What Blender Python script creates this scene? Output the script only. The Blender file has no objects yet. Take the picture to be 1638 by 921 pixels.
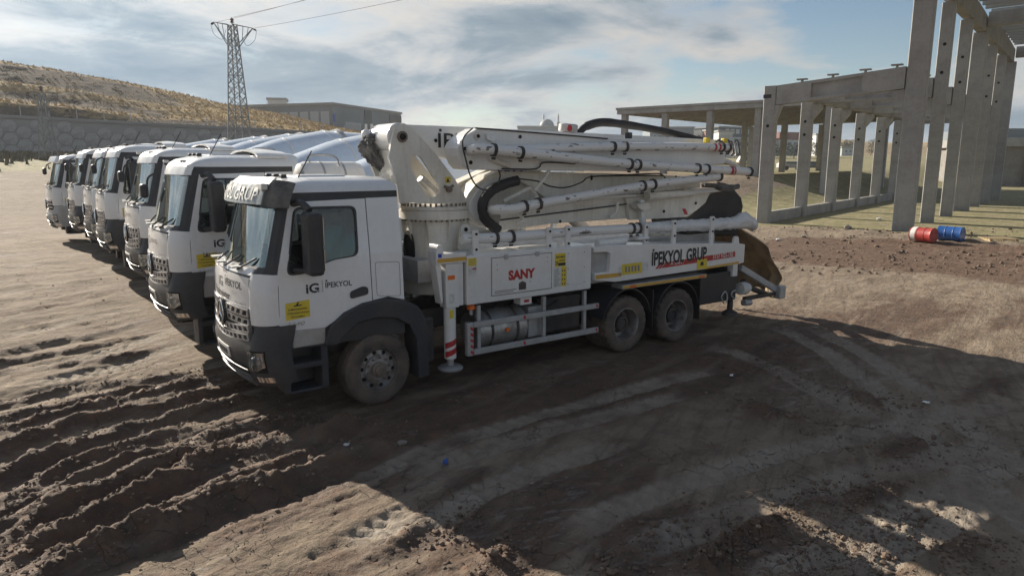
import bpy, bmesh, math, random
import numpy as np
from mathutils import Vector, Matrix
random.seed(7); rng = np.random.default_rng(7)
D = bpy.data; SC = bpy.context.scene; COL = SC.collection
R = math.radians
# ------------------------------------------------------------------ camera
PW, PH, F, PITCH, HCAM = 1638.0, 921.0, 1116.0, .1797, 3.482
cam = D.cameras.new('camera'); camo = D.objects.new('camera', cam); COL.objects.link(camo)
cam.sensor_width = 36; cam.lens = 36 * F / PW; cam.clip_end = 6000; cam.clip_start = .05
camo.location = (0, 0, HCAM); camo.rotation_euler = (math.pi / 2 - PITCH, 0, 0)
SC.camera = camo
# ------------------------------------------------------------------ sun, sky, exposure
SUN_AZ = R(-44)                     # direction the light travels over the ground
SUN_EL = R(23.5)
SUNV = Vector((-math.cos(SUN_AZ) * math.cos(SUN_EL), -math.sin(SUN_AZ) * math.cos(SUN_EL), math.sin(SUN_EL)))
sl = D.lights.new('sun', 'SUN'); sl.energy = 5.0; sl.angle = R(.55); sl.color = (1, .90, .76)
so = D.objects.new('sun', sl); COL.objects.link(so); so.rotation_euler = SUNV.to_track_quat('Z', 'Y').to_euler()
SC.view_settings.view_transform = 'Standard'; SC.view_settings.look = 'None'
SC.view_settings.exposure = .88; SC.view_settings.gamma = 1; SC.view_settings.use_curve_mapping = False
SC.cycles.use_denoising = True
try: SC.cycles.denoiser = 'OPENIMAGEDENOISE'
except Exception: pass
SC.cycles.max_bounces = 7; SC.cycles.transparent_max_bounces = 12; SC.cycles.sample_clamp_indirect = 6
W = D.worlds.new('World'); SC.world = W; W.use_nodes = True
def world():
    nt = W.node_tree; n = nt.nodes; l = nt.links; n.clear()
    def N(t, **k):
        o = n.new(t)
        for a, b in k.items(): setattr(o, a, b)
        return o
    def M(op, a, b=None, c=None):
        o = N('ShaderNodeMath', operation=op)
        for i, v in enumerate((a, b, c)):
            if v is None: continue
            if isinstance(v, (int, float)): o.inputs[i].default_value = v
            else: l.new(v, o.inputs[i])
        return o.outputs[0]
    def ramp(f, pts):
        o = N('ShaderNodeValToRGB'); e = o.color_ramp.elements
        while len(e) < len(pts): e.new(.5)
        for i, (p, c) in enumerate(pts): e[i].position = p; e[i].color = (*c, 1) if len(c) == 3 else c
        l.new(f, o.inputs[0]); return o.outputs[0]
    def mix(f, a, b):
        o = N('ShaderNodeMix', data_type='RGBA')
        l.new(f, o.inputs[0]) if not isinstance(f, (int, float)) else setattr(o.inputs[0], 'default_value', f)
        for i, v in ((6, a), (7, b)):
            if isinstance(v, tuple): o.inputs[i].default_value = (*v, 1)
            else: l.new(v, o.inputs[i])
        return o.outputs[2]
    sky = N('ShaderNodeTexSky', sky_type='NISHITA', sun_disc=False, sun_elevation=SUN_EL, sun_rotation=math.atan2(SUNV.x, SUNV.y), air_density=1.0, dust_density=.25, ozone_density=1.6)
    tc = N('ShaderNodeTexCoord'); sep = N('ShaderNodeSeparateXYZ'); l.new(tc.outputs['Generated'], sep.inputs[0])
    z = M('MAXIMUM', sep.outputs[2], 0.0); zz = M('ADD', z, .20)
    cx = M('DIVIDE', sep.outputs[0], zz); cy = M('DIVIDE', sep.outputs[1], zz)
    cb = N('ShaderNodeCombineXYZ'); l.new(cx, cb.inputs[0]); l.new(cy, cb.inputs[1]); cb.inputs[2].default_value = 3.1
    def noise(scale, det, rough, dist, off):
        mp = N('ShaderNodeMapping'); l.new(cb.outputs[0], mp.inputs[0]); mp.inputs['Location'].default_value = off
        o = N('ShaderNodeTexNoise'); o.inputs['Scale'].default_value = scale; o.inputs['Detail'].default_value = det
        o.inputs['Roughness'].default_value = rough; o.inputs['Distortion'].default_value = dist
        l.new(mp.outputs[0], o.inputs['Vector']); return o.outputs[0]
    big = noise(.62, 5, .52, .5, CLOUD_A); fine = noise(2.4, 10, .62, .5, (4, 2, 0)); shade = noise(1.15, 9, .6, .7, (9, 3, 1))
    den = M('SUBTRACT', M('ADD', big, M('MULTIPLY', M('SUBTRACT', fine, .5), .30)), M('MULTIPLY', z, .17))
    mask = ramp(den, [(.350, (0, 0, 0)), (.41, (.6, .6, .6)), (.46, (1, 1, 1))])
    body = M('ADD', M('MULTIPLY', M('SUBTRACT', den, .40), 1.5), M('MULTIPLY', M('SUBTRACT', shade, .5), .75))
    ccol = ramp(body, [(.0, (1.12, 1.09, 1.05)), (.09, (.86, .92, .97)), (.20, (.50, .63, .74)), (.36, (.31, .45, .585))])
    # light scattered forward through cloud towards the sun
    vm = N('ShaderNodeVectorMath', operation='DOT_PRODUCT'); l.new(tc.outputs['Generated'], vm.inputs[0]); vm.inputs[1].default_value = SUNV
    fs = M('POWER', M('MAXIMUM', vm.outputs['Value'], 0), 6.0)
    gain = M('ADD', M('MULTIPLY', fs, .75), .84)
    sc = N('ShaderNodeVectorMath', operation='SCALE'); l.new(ccol, sc.inputs[0]); l.new(M('MULTIPLY', gain, CLOUD_GAIN), sc.inputs['Scale'])
    out = mix(mask, sky.outputs[0], sc.outputs[0])
    # pale band low over the horizon
    hz = M('POWER', M('SUBTRACT', 1.0, M('MINIMUM', M('MULTIPLY', z, 3.2), 1.0)), 3.0)
    out = mix(M('MULTIPLY', hz, .40), out, (5.6, 6.4, 7.0))
    bg = N('ShaderNodeBackground'); l.new(out, bg.inputs[0]); bg.inputs[1].default_value = .05
    wo = N('ShaderNodeOutputWorld'); l.new(bg.outputs[0], wo.inputs[0])
CLOUD_A = (1.3, .4, 0); CLOUD_GAIN = 6.7
world()
# ------------------------------------------------------------------ pixel -> place
cP, sP = math.cos(PITCH), math.sin(PITCH)
def ray(px, py):
    a = (px - PW / 2) / F; b = -(py - PH / 2) / F
    return Vector((a, cP + b * sP, -sP + b * cP))
def gpt(px, py, z=0.):
    d = ray(px, py); t = (z - HCAM) / d.z; return Vector((d.x * t, d.y * t, z))
def atd(px, py, Y):
    d = ray(px, py); t = Y / d.y; return Vector((d.x * t, Y, HCAM + d.z * t))
TQ = Vector((-2.637, 10.705, 0)); TYAW = .6117
TA = Vector((math.cos(TYAW), math.sin(TYAW), 0)); TB = Vector((-math.sin(TYAW), math.cos(TYAW), 0))
def T2W(x, y, z=0): return TQ + TA * x + TB * y + Vector((0, 0, z))
def LP(px, py, y):
    d = ray(px, py); o = Vector((0, 0, HCAM)) - TQ
    t = (y - o.dot(TB)) / d.dot(TB); p = o + d * t
    return Vector((p.dot(TA), y, p.z))
# ------------------------------------------------------------------ mesh helpers
class MB:
    def __init__(s): s.v = []; s.f = []
    def add(s, vs, fs):
        b = len(s.v); s.v += [tuple(p) for p in vs]; s.f += [tuple(i + b for i in f) for f in fs]; return s
    def box(s, x0, x1, y0, y1, z0, z1):
        return s.add([(x, y, z) for x in (x0, x1) for y in (y0, y1) for z in (z0, z1)],
                     [(0, 1, 3, 2), (4, 6, 7, 5), (0, 4, 5, 1), (2, 3, 7, 6), (0, 2, 6, 4), (1, 5, 7, 3)])
    def prism(s, pts, d):          # pts: 3d loop, d: extrusion vector
        n = len(pts); d = Vector(d); pts = [Vector(p) for p in pts]
        return s.add(pts + [p + d for p in pts], [tuple(range(n))[::-1], tuple(range(n, 2 * n))] + [(i, (i + 1) % n, n + (i + 1) % n, n + i) for i in range(n)])
    def xz(s, pts, y0, y1): return s.prism([(p[0], y0, p[1]) for p in pts], (0, y1 - y0, 0))
    def ring(s, outer, inner, d):
        n = len(outer); d = Vector(d); o = [Vector(p) for p in outer]; i_ = [Vector(p) for p in inner]
        vs = o + i_ + [p + d for p in o] + [p + d for p in i_]; fs = []
        for k in range(n):
            j = (k + 1) % n
            fs += [(k, j, n + j, n + k), (2 * n + k, 3 * n + k, 3 * n + j, 2 * n + j), (k, 2 * n + k, 2 * n + j, j), (n + k, n + j, 3 * n + j, 3 * n + k)]
        return s.add(vs, fs)
    def lathe(s, prof, o, ax, n=24, r0=None):   # prof: (radius, along)
        ax = Vector(ax).normalized(); u = ax.orthogonal().normalized() if r0 is None else Vector(r0); w = ax.cross(u); o = Vector(o)
        m = len(prof); vs = []
        for k in range(n):
            a = 2 * math.pi * k / n; e = u * math.cos(a) + w * math.sin(a)
            vs += [o + e * r + ax * h for r, h in prof]
        fs = [(k * m + i, ((k + 1) % n) * m + i, ((k + 1) % n) * m + i + 1, k * m + i + 1) for k in range(n) for i in range(m - 1)]
        return s.add(vs, fs)
    def cyl(s, a, b, r, n=14, r2=None):
        a = Vector(a); b = Vector(b); h = (b - a).length; r2 = r if r2 is None else r2
        return s.lathe([(1e-4, 0), (r, 0), (r2, h), (1e-4, h)], a, b - a, n)
    def tube(s, pts, r, n=10, smooth=0):
        pts = [Vector(p) for p in pts]
        if smooth: pts = crom(pts, smooth)
        m = len(pts); rr = r if isinstance(r, (list, tuple)) else [r] * m
        if len(rr) != m: rr = [rr[min(len(rr) - 1, int(i * len(rr) / m))] for i in range(m)]
        up = None; vs = []
        for i, p in enumerate(pts):
            t = (pts[min(i + 1, m - 1)] - pts[max(i - 1, 0)]).normalized()
            if up is None: up = t.orthogonal().normalized()
            up = (up - t * up.dot(t)); up = up.normalized() if up.length > 1e-6 else t.orthogonal().normalized()
            w = t.cross(up)
            vs += [p + (up * math.cos(2 * math.pi * k / n) + w * math.sin(2 * math.pi * k / n)) * rr[i] for k in range(n)]
        fs = [(i * n + k, i * n + (k + 1) % n, (i + 1) * n + (k + 1) % n, (i + 1) * n + k) for i in range(m - 1) for k in range(n)]
        fs += [tuple(range(n))[::-1], tuple(range((m - 1) * n, m * n))]
        return s.add(vs, fs)
    def bar(s, a, b, w, h, up=(0, 0, 1)):      # rectangular bar
        a = Vector(a); b = Vector(b); t = (b - a).normalized(); u = Vector(up); u = (u - t * u.dot(t)).normalized(); x = t.cross(u)
        q = [x * (w / 2) + u * (h / 2), x * (-w / 2) + u * (h / 2), x * (-w / 2) - u * (h / 2), x * (w / 2) - u * (h / 2)]
        return s.prism([a + k for k in q], b - a)
    def grid(s, P):                # P[i][j] points
        m, n = len(P), len(P[0])
        return s.add([p for row in P for p in row], [(i * n + j, i * n + j + 1, (i + 1) * n + j + 1, (i + 1) * n + j) for i in range(m - 1) for j in range(n - 1)])
    def sheet(s, P, off):          # closed slab: P and its offset copy
        m, n = len(P), len(P[0]); Q = [[Vector(P[i][j]) + Vector(off(i, j)) for j in range(n)] for i in range(m)]
        s.grid(P); s.grid([r[::-1] for r in Q])
        edge = [(0, j) for j in range(n)] + [(i, n - 1) for i in range(1, m)] + [(m - 1, j) for j in range(n - 2, -1, -1)] + [(i, 0) for i in range(m - 2, 0, -1)]
        k = len(edge); return s.add([P[i][j] for i, j in edge] + [Q[i][j] for i, j in edge], [(a, k + a, k + (a + 1) % k, (a + 1) % k) for a in range(k)])
    def build(s, name, m, parent=None, smooth=None, bevel=0, fix=True):
        me = D.meshes.new(name); me.from_pydata(s.v, [], s.f)
        if fix:
            bm = bmesh.new(); bm.from_mesh(me); bmesh.ops.remove_doubles(bm, verts=bm.verts, dist=1e-5)
            bmesh.ops.recalc_face_normals(bm, faces=bm.faces); bm.to_mesh(me); bm.free()
        me.materials.append(MT[m] if isinstance(m, str) else m)
        if smooth:
            me.polygons.foreach_set('use_smooth', [True] * len(me.polygons)); me.set_sharp_from_angle(angle=R(smooth))
        o = D.objects.new(name, me); COL.objects.link(o)
        if parent: o.parent = parent
        if bevel:
            b = o.modifiers.new('bevel', 'BEVEL'); b.width = bevel; b.segments = 2; b.limit_method = 'ANGLE'; b.angle_limit = R(40)
        return o
def crom(p, n):
    out = []
    for i in range(len(p) - 1):
        a, b, c, d = p[max(i - 1, 0)], p[i], p[i + 1], p[min(i + 2, len(p) - 1)]
        for k in range(n):
            t = k / n; out.append(.5 * (2 * b + (c - a) * t + (2 * a - 5 * b + 4 * c - d) * t * t + (3 * b - a - 3 * c + d) * t ** 3))
    return out + [p[-1]]
def rnd_poly(pts, r, n=4):
    pts = [Vector((p[0], p[1])) for p in pts]; m = len(pts); out = []
    for i in range(m):
        a, b, c = pts[i - 1], pts[i], pts[(i + 1) % m]
        k = min(r, (a - b).length * .45, (c - b).length * .45); p = b + (a - b).normalized() * k; q = b + (c - b).normalized() * k
        for j in range(n + 1):
            t = j / n; out.append(p * (1 - t) ** 2 + b * 2 * t * (1 - t) + q * t * t)
    return out
def resample(pts, n):
    pts = [Vector((p[0], p[1])) for p in pts]; ar = sum(pts[i - 1].x * pts[i].y - pts[i].x * pts[i - 1].y for i in range(len(pts)))
    if ar < 0: pts = pts[::-1]
    c = sum(pts, Vector((0, 0))) / len(pts)
    # by angle about the centre, so that two loops pair up
    out = []
    for k in range(n):
        a = 2 * math.pi * k / n; d = Vector((math.cos(a), math.sin(a))); best = None
        for i in range(len(pts)):
            p, q = pts[i - 1] - c, pts[i] - c; e = q - p; den = d.x * e.y - d.y * e.x
            if abs(den) < 1e-12: continue
            t = (p.x * e.y - p.y * e.x) / den; s_ = (p.x * d.y - p.y * d.x) / den
            if t > 0 and -1e-6 <= s_ <= 1 + 1e-6 and (best is None or t > best): best = t
        out.append(c + d * (best or 0))
    return out
def pair(outer, inner, n=72):
    """outer and inner loops sampled along rays from the inner loop's centre"""
    c = sum((Vector((p[0], p[1])) for p in inner), Vector((0, 0))) / len(inner)
    def samp(pts):
        pts = [Vector((p[0], p[1])) - c for p in pts]; out = []
        for k in range(n):
            a = 2 * math.pi * (k + .37) / n; d = Vector((math.cos(a), math.sin(a))); best = None
            for i in range(len(pts)):
                p, q = pts[i - 1], pts[i]; e = q - p; den = d.x * e.y - d.y * e.x
                if abs(den) < 1e-12: continue
                t = (p.x * e.y - p.y * e.x) / den; s_ = (p.x * d.y - p.y * d.x) / den
                if t > 0 and -1e-6 <= s_ <= 1 + 1e-6 and (best is None or t > best): best = t
            out.append(c + d * best)
        return out
    # corners of the outer loop kept sharp by snapping the closest sample
    o = samp(outer); i_ = samp(inner)
    for p in outer:
        p = Vector((p[0], p[1])); k = min(range(n), key=lambda j: (o[j] - p).length); o[k] = p
    return o, i_
def empty(name, loc, rz=0):
    o = D.objects.new(name, None); COL.objects.link(o); o.location = loc; o.rotation_euler = (0, 0, rz); o.empty_display_size = .3; return o
def tag(o, label=None, cat=None, group=None, kind=None):
    for k, v in (('label', label), ('category', cat), ('group', group), ('kind', kind)):
        if v: o[k] = v
    return o
def copy_tree(o, parent=None):
    c = o.copy(); COL.objects.link(c)
    if parent: c.parent = parent
    for ch in o.children: copy_tree(ch, c)
    return c
def text_mesh(s, size, font_w=1., shear=0, bold=0, spacing=1.):
    cu = D.curves.new('t', 'FONT'); cu.body = s; cu.size = size; cu.shear = shear; cu.offset = bold; cu.space_character = spacing; cu.resolution_u = 3
    o = D.objects.new('t', cu); COL.objects.link(o); bpy.context.view_layer.update()
    me = D.meshes.new_from_object(o.evaluated_get(bpy.context.evaluated_depsgraph_get())); D.objects.remove(o)
    vs = [Vector(v.co) for v in me.vertices]; fs = [tuple(p.vertices) for p in me.polygons]; D.meshes.remove(me)
    x0 = min(v.x for v in vs); 
    return [Vector(((v.x - x0) * font_w, v.y, 0)) for v in vs], fs
def lettering(name, s, x0, x1, z0, h, fn, m, parent, bold=0, shear=0):
    """flat print: letters fitted between x0..x1 with cap height h; fn maps (x, z) to the surface point"""
    vs, fs = text_mesh(s, 1., bold=bold, shear=shear); w = max(v.x for v in vs); ch = .72
    mb = MB(); mb.add([fn(x0 + v.x / w * (x1 - x0), z0 + v.y / ch * h) for v in vs], fs)
    return mb.build(name, m, parent, fix=False)
# ------------------------------------------------------------------ materials
MT = {}
def mk(name, col, rough=.5, metal=0., dirt=None, amt=.4, scale=3., det=6, bump=0., bscale=30., coat=0., streak=0., lo=.42, hi=.68, dirt2=None, vs=None):
    m = D.materials.new(name); m.use_nodes = True; nt = m.node_tree; n = nt.nodes; l = nt.links; p = n['Principled BSDF']
    p.inputs['Roughness'].default_value = rough; p.inputs['Metallic'].default_value = metal; p.inputs['Base Color'].default_value = (*col, 1)
    p.inputs['Coat Weight'].default_value = coat; p.inputs['Coat Roughness'].default_value = .08
    tc = n.new('ShaderNodeTexCoord')
    def noise(sc, d, vec=None, ro=.6):
        o = n.new('ShaderNodeTexNoise'); o.inputs['Scale'].default_value = sc; o.inputs['Detail'].default_value = d; o.inputs['Roughness'].default_value = ro
        l.new(vec or tc.outputs['Object'], o.inputs['Vector']); return o.outputs[0]
    def ramp(f, a, b):
        o = n.new('ShaderNodeMapRange'); l.new(f, o.inputs[0]); o.inputs[1].default_value = a; o.inputs[2].default_value = b; return o.outputs[0]
    def mul(a, b):
        o = n.new('ShaderNodeMath'); o.operation = 'MULTIPLY'
        for i, v in enumerate((a, b)):
            if isinstance(v, (int, float)): o.inputs[i].default_value = v
            else: l.new(v, o.inputs[i])
        return o.outputs[0]
    def mix(f, a, b):
        o = n.new('ShaderNodeMix'); o.data_type = 'RGBA'; l.new(f, o.inputs[0])
        for i, v in ((6, a), (7, b)):
            if isinstance(v, tuple): o.inputs[i].default_value = (*v, 1)
            else: l.new(v, o.inputs[i])
        return o.outputs[2]
    if dirt:
        vv = None
        if vs: mq = n.new('ShaderNodeMapping'); l.new(tc.outputs['Object'], mq.inputs[0]); mq.inputs['Scale'].default_value = vs; vv = mq.outputs[0]
        c = mix(mul(ramp(noise(scale, det, vv), lo, hi), amt), tuple(col), tuple(dirt))
        c = mix(mul(ramp(noise(scale * 9, 4), .5, .75), amt * (.15 if vs else .6)), c, tuple(dirt))
        if streak:
            mp = n.new('ShaderNodeMapping'); l.new(tc.outputs['Object'], mp.inputs[0]); mp.inputs['Scale'].default_value = (9, 9, .7)
            c = mix(mul(ramp(noise(1.6, 5, mp.outputs[0]), .5, .78), streak), c, tuple(dirt2 or dirt))
        l.new(c, p.inputs['Base Color'])
        r = n.new('ShaderNodeMapRange'); l.new(noise(scale * 2, 5), r.inputs[0]); r.inputs[1].default_value = .3; r.inputs[2].default_value = .7
        r.inputs[3].default_value = max(.03, rough - .1); r.inputs[4].default_value = min(1, rough + .2); l.new(r.outputs[0], p.inputs['Roughness'])
    if bump:
        b = n.new('ShaderNodeBump'); b.inputs['Strength'].default_value = 1; b.inputs['Distance'].default_value = bump
        l.new(noise(bscale, 6), b.inputs['Height']); l.new(b.outputs[0], p.inputs['Normal'])
    MT[name] = m; return m
mk('white', (.74, .74, .73), .32, dirt=(.42, .38, .33), amt=.22, scale=1.7, coat=.5, streak=.16)
mk('white_cab', (.76, .77, .78), .28, dirt=(.45, .41, .36), amt=.16, scale=1.3, coat=.6, streak=.10)
mk('boom', (.72, .70, .64), .42, dirt=(.40, .32, .23), amt=.34, scale=1.9, streak=.34, dirt2=(.33, .25, .17), coat=.2)
mk('pipe', (.74, .73, .71), .36, dirt=(.07, .045, .035), amt=.9, scale=13, lo=.60, hi=.635, coat=.3, vs=(.32, 1, 1))
mk('grey_paint', (.42, .43, .44), .5, dirt=(.25, .21, .17), amt=.5, scale=3)
mk('black', (.022, .025, .032), .42, dirt=(.09, .08, .07), amt=.35, scale=3)
mk('plastic', (.030, .034, .042), .45, dirt=(.12, .10, .085), amt=.35, scale=2.2, bump=.0008, bscale=160)
mk('chassis', (.03, .03, .034), .6, dirt=(.13, .105, .085), amt=.7, scale=3)
mk('rubber', (.030, .030, .032), .75, dirt=(.17, .13, .10), amt=.85, scale=3.4, lo=.32, hi=.62, bump=.002, bscale=60)
mk('black_rubber', (.02, .02, .022), .6, dirt=(.07, .06, .055), amt=.4, scale=4, bump=.004, bscale=14)
mk('rim', (.40, .40, .41), .45, .55, dirt=(.16, .12, .09), amt=.8, scale=6, lo=.36, hi=.6)
mk('hub', (.24, .20, .16), .7, .2, dirt=(.12, .09, .07), amt=.7, scale=9)
mk('hole', (.008, .008, .008), .9)
mk('silver', (.55, .56, .58), .3, .75, dirt=(.25, .22, .19), amt=.3, scale=6)
mk('chrome', (.75, .76, .78), .12, 1.)
mk('galv', (.46, .47, .48), .5, .5, dirt=(.28, .26, .24), amt=.5, scale=4)
mk('tank', (.50, .50, .50), .42, .7, dirt=(.15, .13, .11), amt=.7, scale=3)
mk('red', (.45, .02, .025), .4, dirt=(.25, .08, .06), amt=.3)
mk('yellow', (.72, .55, .03), .45, dirt=(.4, .33, .1), amt=.3, scale=8)
mk('amber', (.62, .36, .05), .4, dirt=(.35, .22, .08), amt=.3)
mk('orange', (.75, .16, .02), .25)
mk('ink', (.018, .02, .026), .5)
mk('ink_soft', (.22, .22, .23), .5)
mk('blue_ink', (.02, .05, .42), .4)
mk('sticker', (.66, .66, .64), .5, dirt=(.35, .34, .32), amt=.6, scale=14)
mk('plate', (.62, .62, .60), .45)
mk('seat', (.06, .065, .07), .85); mk('dash', (.10, .12, .115), .8)
mk('cloth', (.34, .42, .37), .9, dirt=(.12, .18, .15), amt=.8, scale=16)
mk('tarp', (.34, .26, .165), .85, dirt=(.10, .08, .06), amt=.6, scale=3, bump=.006, bscale=9)
mk('wrap', (.70, .71, .72), .22, dirt=(.45, .44, .42), amt=.4, scale=7, bump=.006, bscale=22)
mk('drum', (.60, .68, .78), .22, dirt=(.5, .5, .5), amt=.14, scale=1.4, coat=.8)
mk('cover', (.07, .07, .072), .8, dirt=(.25, .24, .22), amt=.6, scale=5, bump=.01, bscale=12)
mk('concrete', (.355, .352, .345), .85, dirt=(.20, .195, .185), amt=.65, scale=.7, bump=.004, bscale=18, streak=.35, dirt2=(.23, .21, .18))
mk('concrete_dark', (.30, .285, .26), .88, dirt=(.18, .165, .145), amt=.6, scale=.9, bump=.004, bscale=14, streak=.3)
mk('wall_hex', (.36, .37, .375), .9, dirt=(.13, .13, .13), amt=.6, scale=.5, bump=.02, bscale=5)
mk('wall_joint', (.26, .27, .275), .95)
mk('steel', (.23, .25, .26), .5, .5, dirt=(.14, .13, .12), amt=.4, scale=2)
mk('wire', (.08, .08, .085), .5, .4)
mk('insul', (.10, .05, .035), .2)
mk('drum_red', (.42, .035, .03), .42, dirt=(.16, .05, .04), amt=.5, scale=6, coat=.3)
mk('drum_blue', (.012, .11, .40), .4, dirt=(.02, .05, .15), amt=.5, scale=6, coat=.3)
mk('wood', (.42, .33, .19), .8, dirt=(.24, .18, .11), amt=.5, scale=7)
mk('stone', (.27, .245, .215), .95, dirt=(.15, .12, .10), amt=.6, scale=8, bump=.01, bscale=20)
mk('clod', (.165, .120, .088), .97, dirt=(.09, .062, .046), amt=.7, scale=4, bump=.006, bscale=40)
mk('clod_dry', (.30, .235, .17), .97, dirt=(.17, .125, .09), amt=.7, scale=4, bump=.006, bscale=40)
mk('litter', (.72, .72, .70), .6); mk('litter_blue', (.03, .10, .36), .5)
mk('b_steel', (.20, .235, .265), .55, .1, dirt=(.15, .17, .19), amt=.4, scale=.08)
mk('b_dark', (.085, .10, .115), .6, dirt=(.12, .13, .14), amt=.4, scale=.1)
mk('b_white', (.55, .56, .56), .6, dirt=(.4, .4, .4), amt=.4, scale=.1)
mk('b_grey', (.28, .29, .30), .65, dirt=(.2, .2, .2), amt=.4, scale=.1)
mk('b_brick', (.25, .12, .10), .8, dirt=(.18, .10, .085), amt=.4, scale=.1)
mk('b_glass', (.10, .14, .17), .12, coat=.5); mk('b_pale', (.42, .46, .48), .3)
mk('bark', (.09, .07, .05), .9); mk('leaf', (.028, .040, .020), .8, dirt=(.05, .055, .03), amt=.6, scale=.6)
mk('dry_grass', (.52, .375, .165), .9, dirt=(.30, .21, .11), amt=.7, scale=.15)
mk('weed', (.115, .10, .055), .9, dirt=(.07, .06, .035), amt=.7, scale=.4)
def glass(name, tint, refl, rough=.01):
    m = D.materials.new(name); m.use_nodes = True; nt = m.node_tree; n = nt.nodes; l = nt.links; n.clear()
    o = n.new('ShaderNodeOutputMaterial'); mx = n.new('ShaderNodeMixShader'); t = n.new('ShaderNodeBsdfTransparent'); g = n.new('ShaderNodeBsdfGlossy')
    t.inputs[0].default_value = (*tint, 1); g.inputs[0].default_value = (.9, .97, .97, 1); g.inputs['Roughness'].default_value = rough
    fr = n.new('ShaderNodeFresnel'); fr.inputs[0].default_value = 1.5
    a = n.new('ShaderNodeMath'); a.operation = 'MULTIPLY_ADD'; l.new(fr.outputs[0], a.inputs[0]); a.inputs[1].default_value = 1.0; a.inputs[2].default_value = refl; a.use_clamp = True
    l.new(a.outputs[0], mx.inputs[0]); l.new(t.outputs[0], mx.inputs[1]); l.new(g.outputs[0], mx.inputs[2]); l.new(mx.outputs[0], o.inputs[0]); MT[name] = m
glass('windscreen', (.42, .66, .62), .30); glass('side_glass', (.42, .46, .46), .05); glass('lens', (.8, .85, .9), .12)
def ground_mat():
    m = D.materials.new('soil'); m.use_nodes = True; nt = m.node_tree; n = nt.nodes; l = nt.links; p = n['Principled BSDF']; MT['soil'] = m
    tc = n.new('ShaderNodeTexCoord'); at = n.new('ShaderNodeAttribute'); at.attribute_name = 'soil'
    sep = n.new('ShaderNodeSeparateColor'); l.new(at.outputs['Color'], sep.inputs[0])
    def noise(sc, d=6, ro=.6, vec=None, dist=0.):
        o = n.new('ShaderNodeTexNoise'); o.inputs['Scale'].default_value = sc; o.inputs['Detail'].default_value = d; o.inputs['Roughness'].default_value = ro; o.inputs['Distortion'].default_value = dist
        l.new(vec or tc.outputs['Object'], o.inputs['Vector']); return o.outputs[0]
    def mp(sc, rot=0.):
        a = n.new('ShaderNodeMapping'); l.new(tc.outputs['Object'], a.inputs[0]); a.inputs['Rotation'].default_value = (0, 0, rot); o = n.new('ShaderNodeMapping'); l.new(a.outputs[0], o.inputs[0]); o.inputs['Scale'].default_value = sc; return o.outputs[0]
    def rg(f, a, b, c=0., d=1.):
        o = n.new('ShaderNodeMapRange'); l.new(f, o.inputs[0])
        for i, v in enumerate((a, b, c, d)): o.inputs[i + 1].default_value = v
        return o.outputs[0]
    def ma(op, a, b, clamp=False):
        o = n.new('ShaderNodeMath'); o.operation = op; o.use_clamp = clamp
        for i, v in enumerate((a, b)):
            if isinstance(v, (int, float)): o.inputs[i].default_value = v
            else: l.new(v, o.inputs[i])
        return o.outputs[0]
    def mix(f, a, b):
        o = n.new('ShaderNodeMix'); o.data_type = 'RGBA'; l.new(f, o.inputs[0])
        for i, v in ((6, a), (7, b)):
            if isinstance(v, tuple): o.inputs[i].default_value = (*v, 1)
            else: l.new(v, o.inputs[i])
        return o.outputs[2]
    trk = mp((.5, 3.2, 1), -R(52)); trf = mp((.35, 4.5, 1), -R(66))
    big = noise(.35, 7, .62); mid = noise(2.3, 7, .65); fin = noise(19, 6, .7); stk = noise(.9, 7, .62, trk, .4)
    dry = mix(rg(big, .36, .66), (.262, .208, .152), (.190, .147, .106))
    dry = mix(ma('MULTIPLY', rg(stk, .44, .66), .65), dry, (.325, .265, .200))
    dry = mix(ma('MULTIPLY', rg(mid, .5, .7), .6), dry, (.140, .106, .078))
    dry = mix(ma('MULTIPLY', rg(fin, .55, .75), .4), dry, (.115, .088, .066))
    dry = mix(ma('MULTIPLY', rg(noise(1.3, 7, .66, trf, .3), .50, .64), .62), dry, (.125, .096, .072))
    wet_shade = mix(rg(mid, .38, .66), (.088, .062, .048), (.150, .100, .070))
    wet_shade = mix(ma('MULTIPLY', rg(stk, .50, .68), .7), wet_shade, (.21, .165, .125))
    wet_shade = mix(ma('MULTIPLY', rg(noise(5.5, 6), .52, .66), .5), wet_shade, (.19, .105, .062))
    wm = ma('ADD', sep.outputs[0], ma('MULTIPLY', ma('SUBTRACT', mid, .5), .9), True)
    c = mix(rg(wm, .30, .62), dry, wet_shade)
    gr = mix(rg(noise(1.2, 8, .7), .4, .62), (.33, .29, .165), (.17, .165, .075))
    gr = mix(ma('MULTIPLY', rg(noise(7, 6, .7), .5, .7), .6), gr, (.10, .09, .05))
    gm = ma('ADD', sep.outputs[1], ma('MULTIPLY', ma('SUBTRACT', noise(.6, 6), .5), .8), True)
    c = mix(rg(gm, .35, .65), c, gr)
    br = mix(rg(noise(3, 7, .7), .4, .65), (.105, .066, .046), (.175, .115, .080))
    bm = ma('ADD', sep.outputs[2], ma('MULTIPLY', ma('SUBTRACT', noise(1.1, 7), .5), .8), True)
    c = mix(rg(bm, .35, .6), c, br)
    c = mix(ma('MULTIPLY', at.outputs['Alpha'], rg(mid, .30, .66, 1.0, .35)), c, (.37, .325, .27))
    # pale lime dust smears
    c = mix(ma('MULTIPLY', ma('MULTIPLY', rg(noise(1.5, 8, .7, mp((1, 3.0, 1), -R(20)), .8), .56, .72), rg(noise(.23, 3), .42, .58)), .6), c, (.42, .40, .375))
    vo = n.new('ShaderNodeTexVoronoi'); vo.feature = 'DISTANCE_TO_EDGE'; vo.inputs['Scale'].default_value = 3.3
    wv = n.new('ShaderNodeVectorMath'); wv.operation = 'ADD'; l.new(tc.outputs['Object'], wv.inputs[0])
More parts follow.
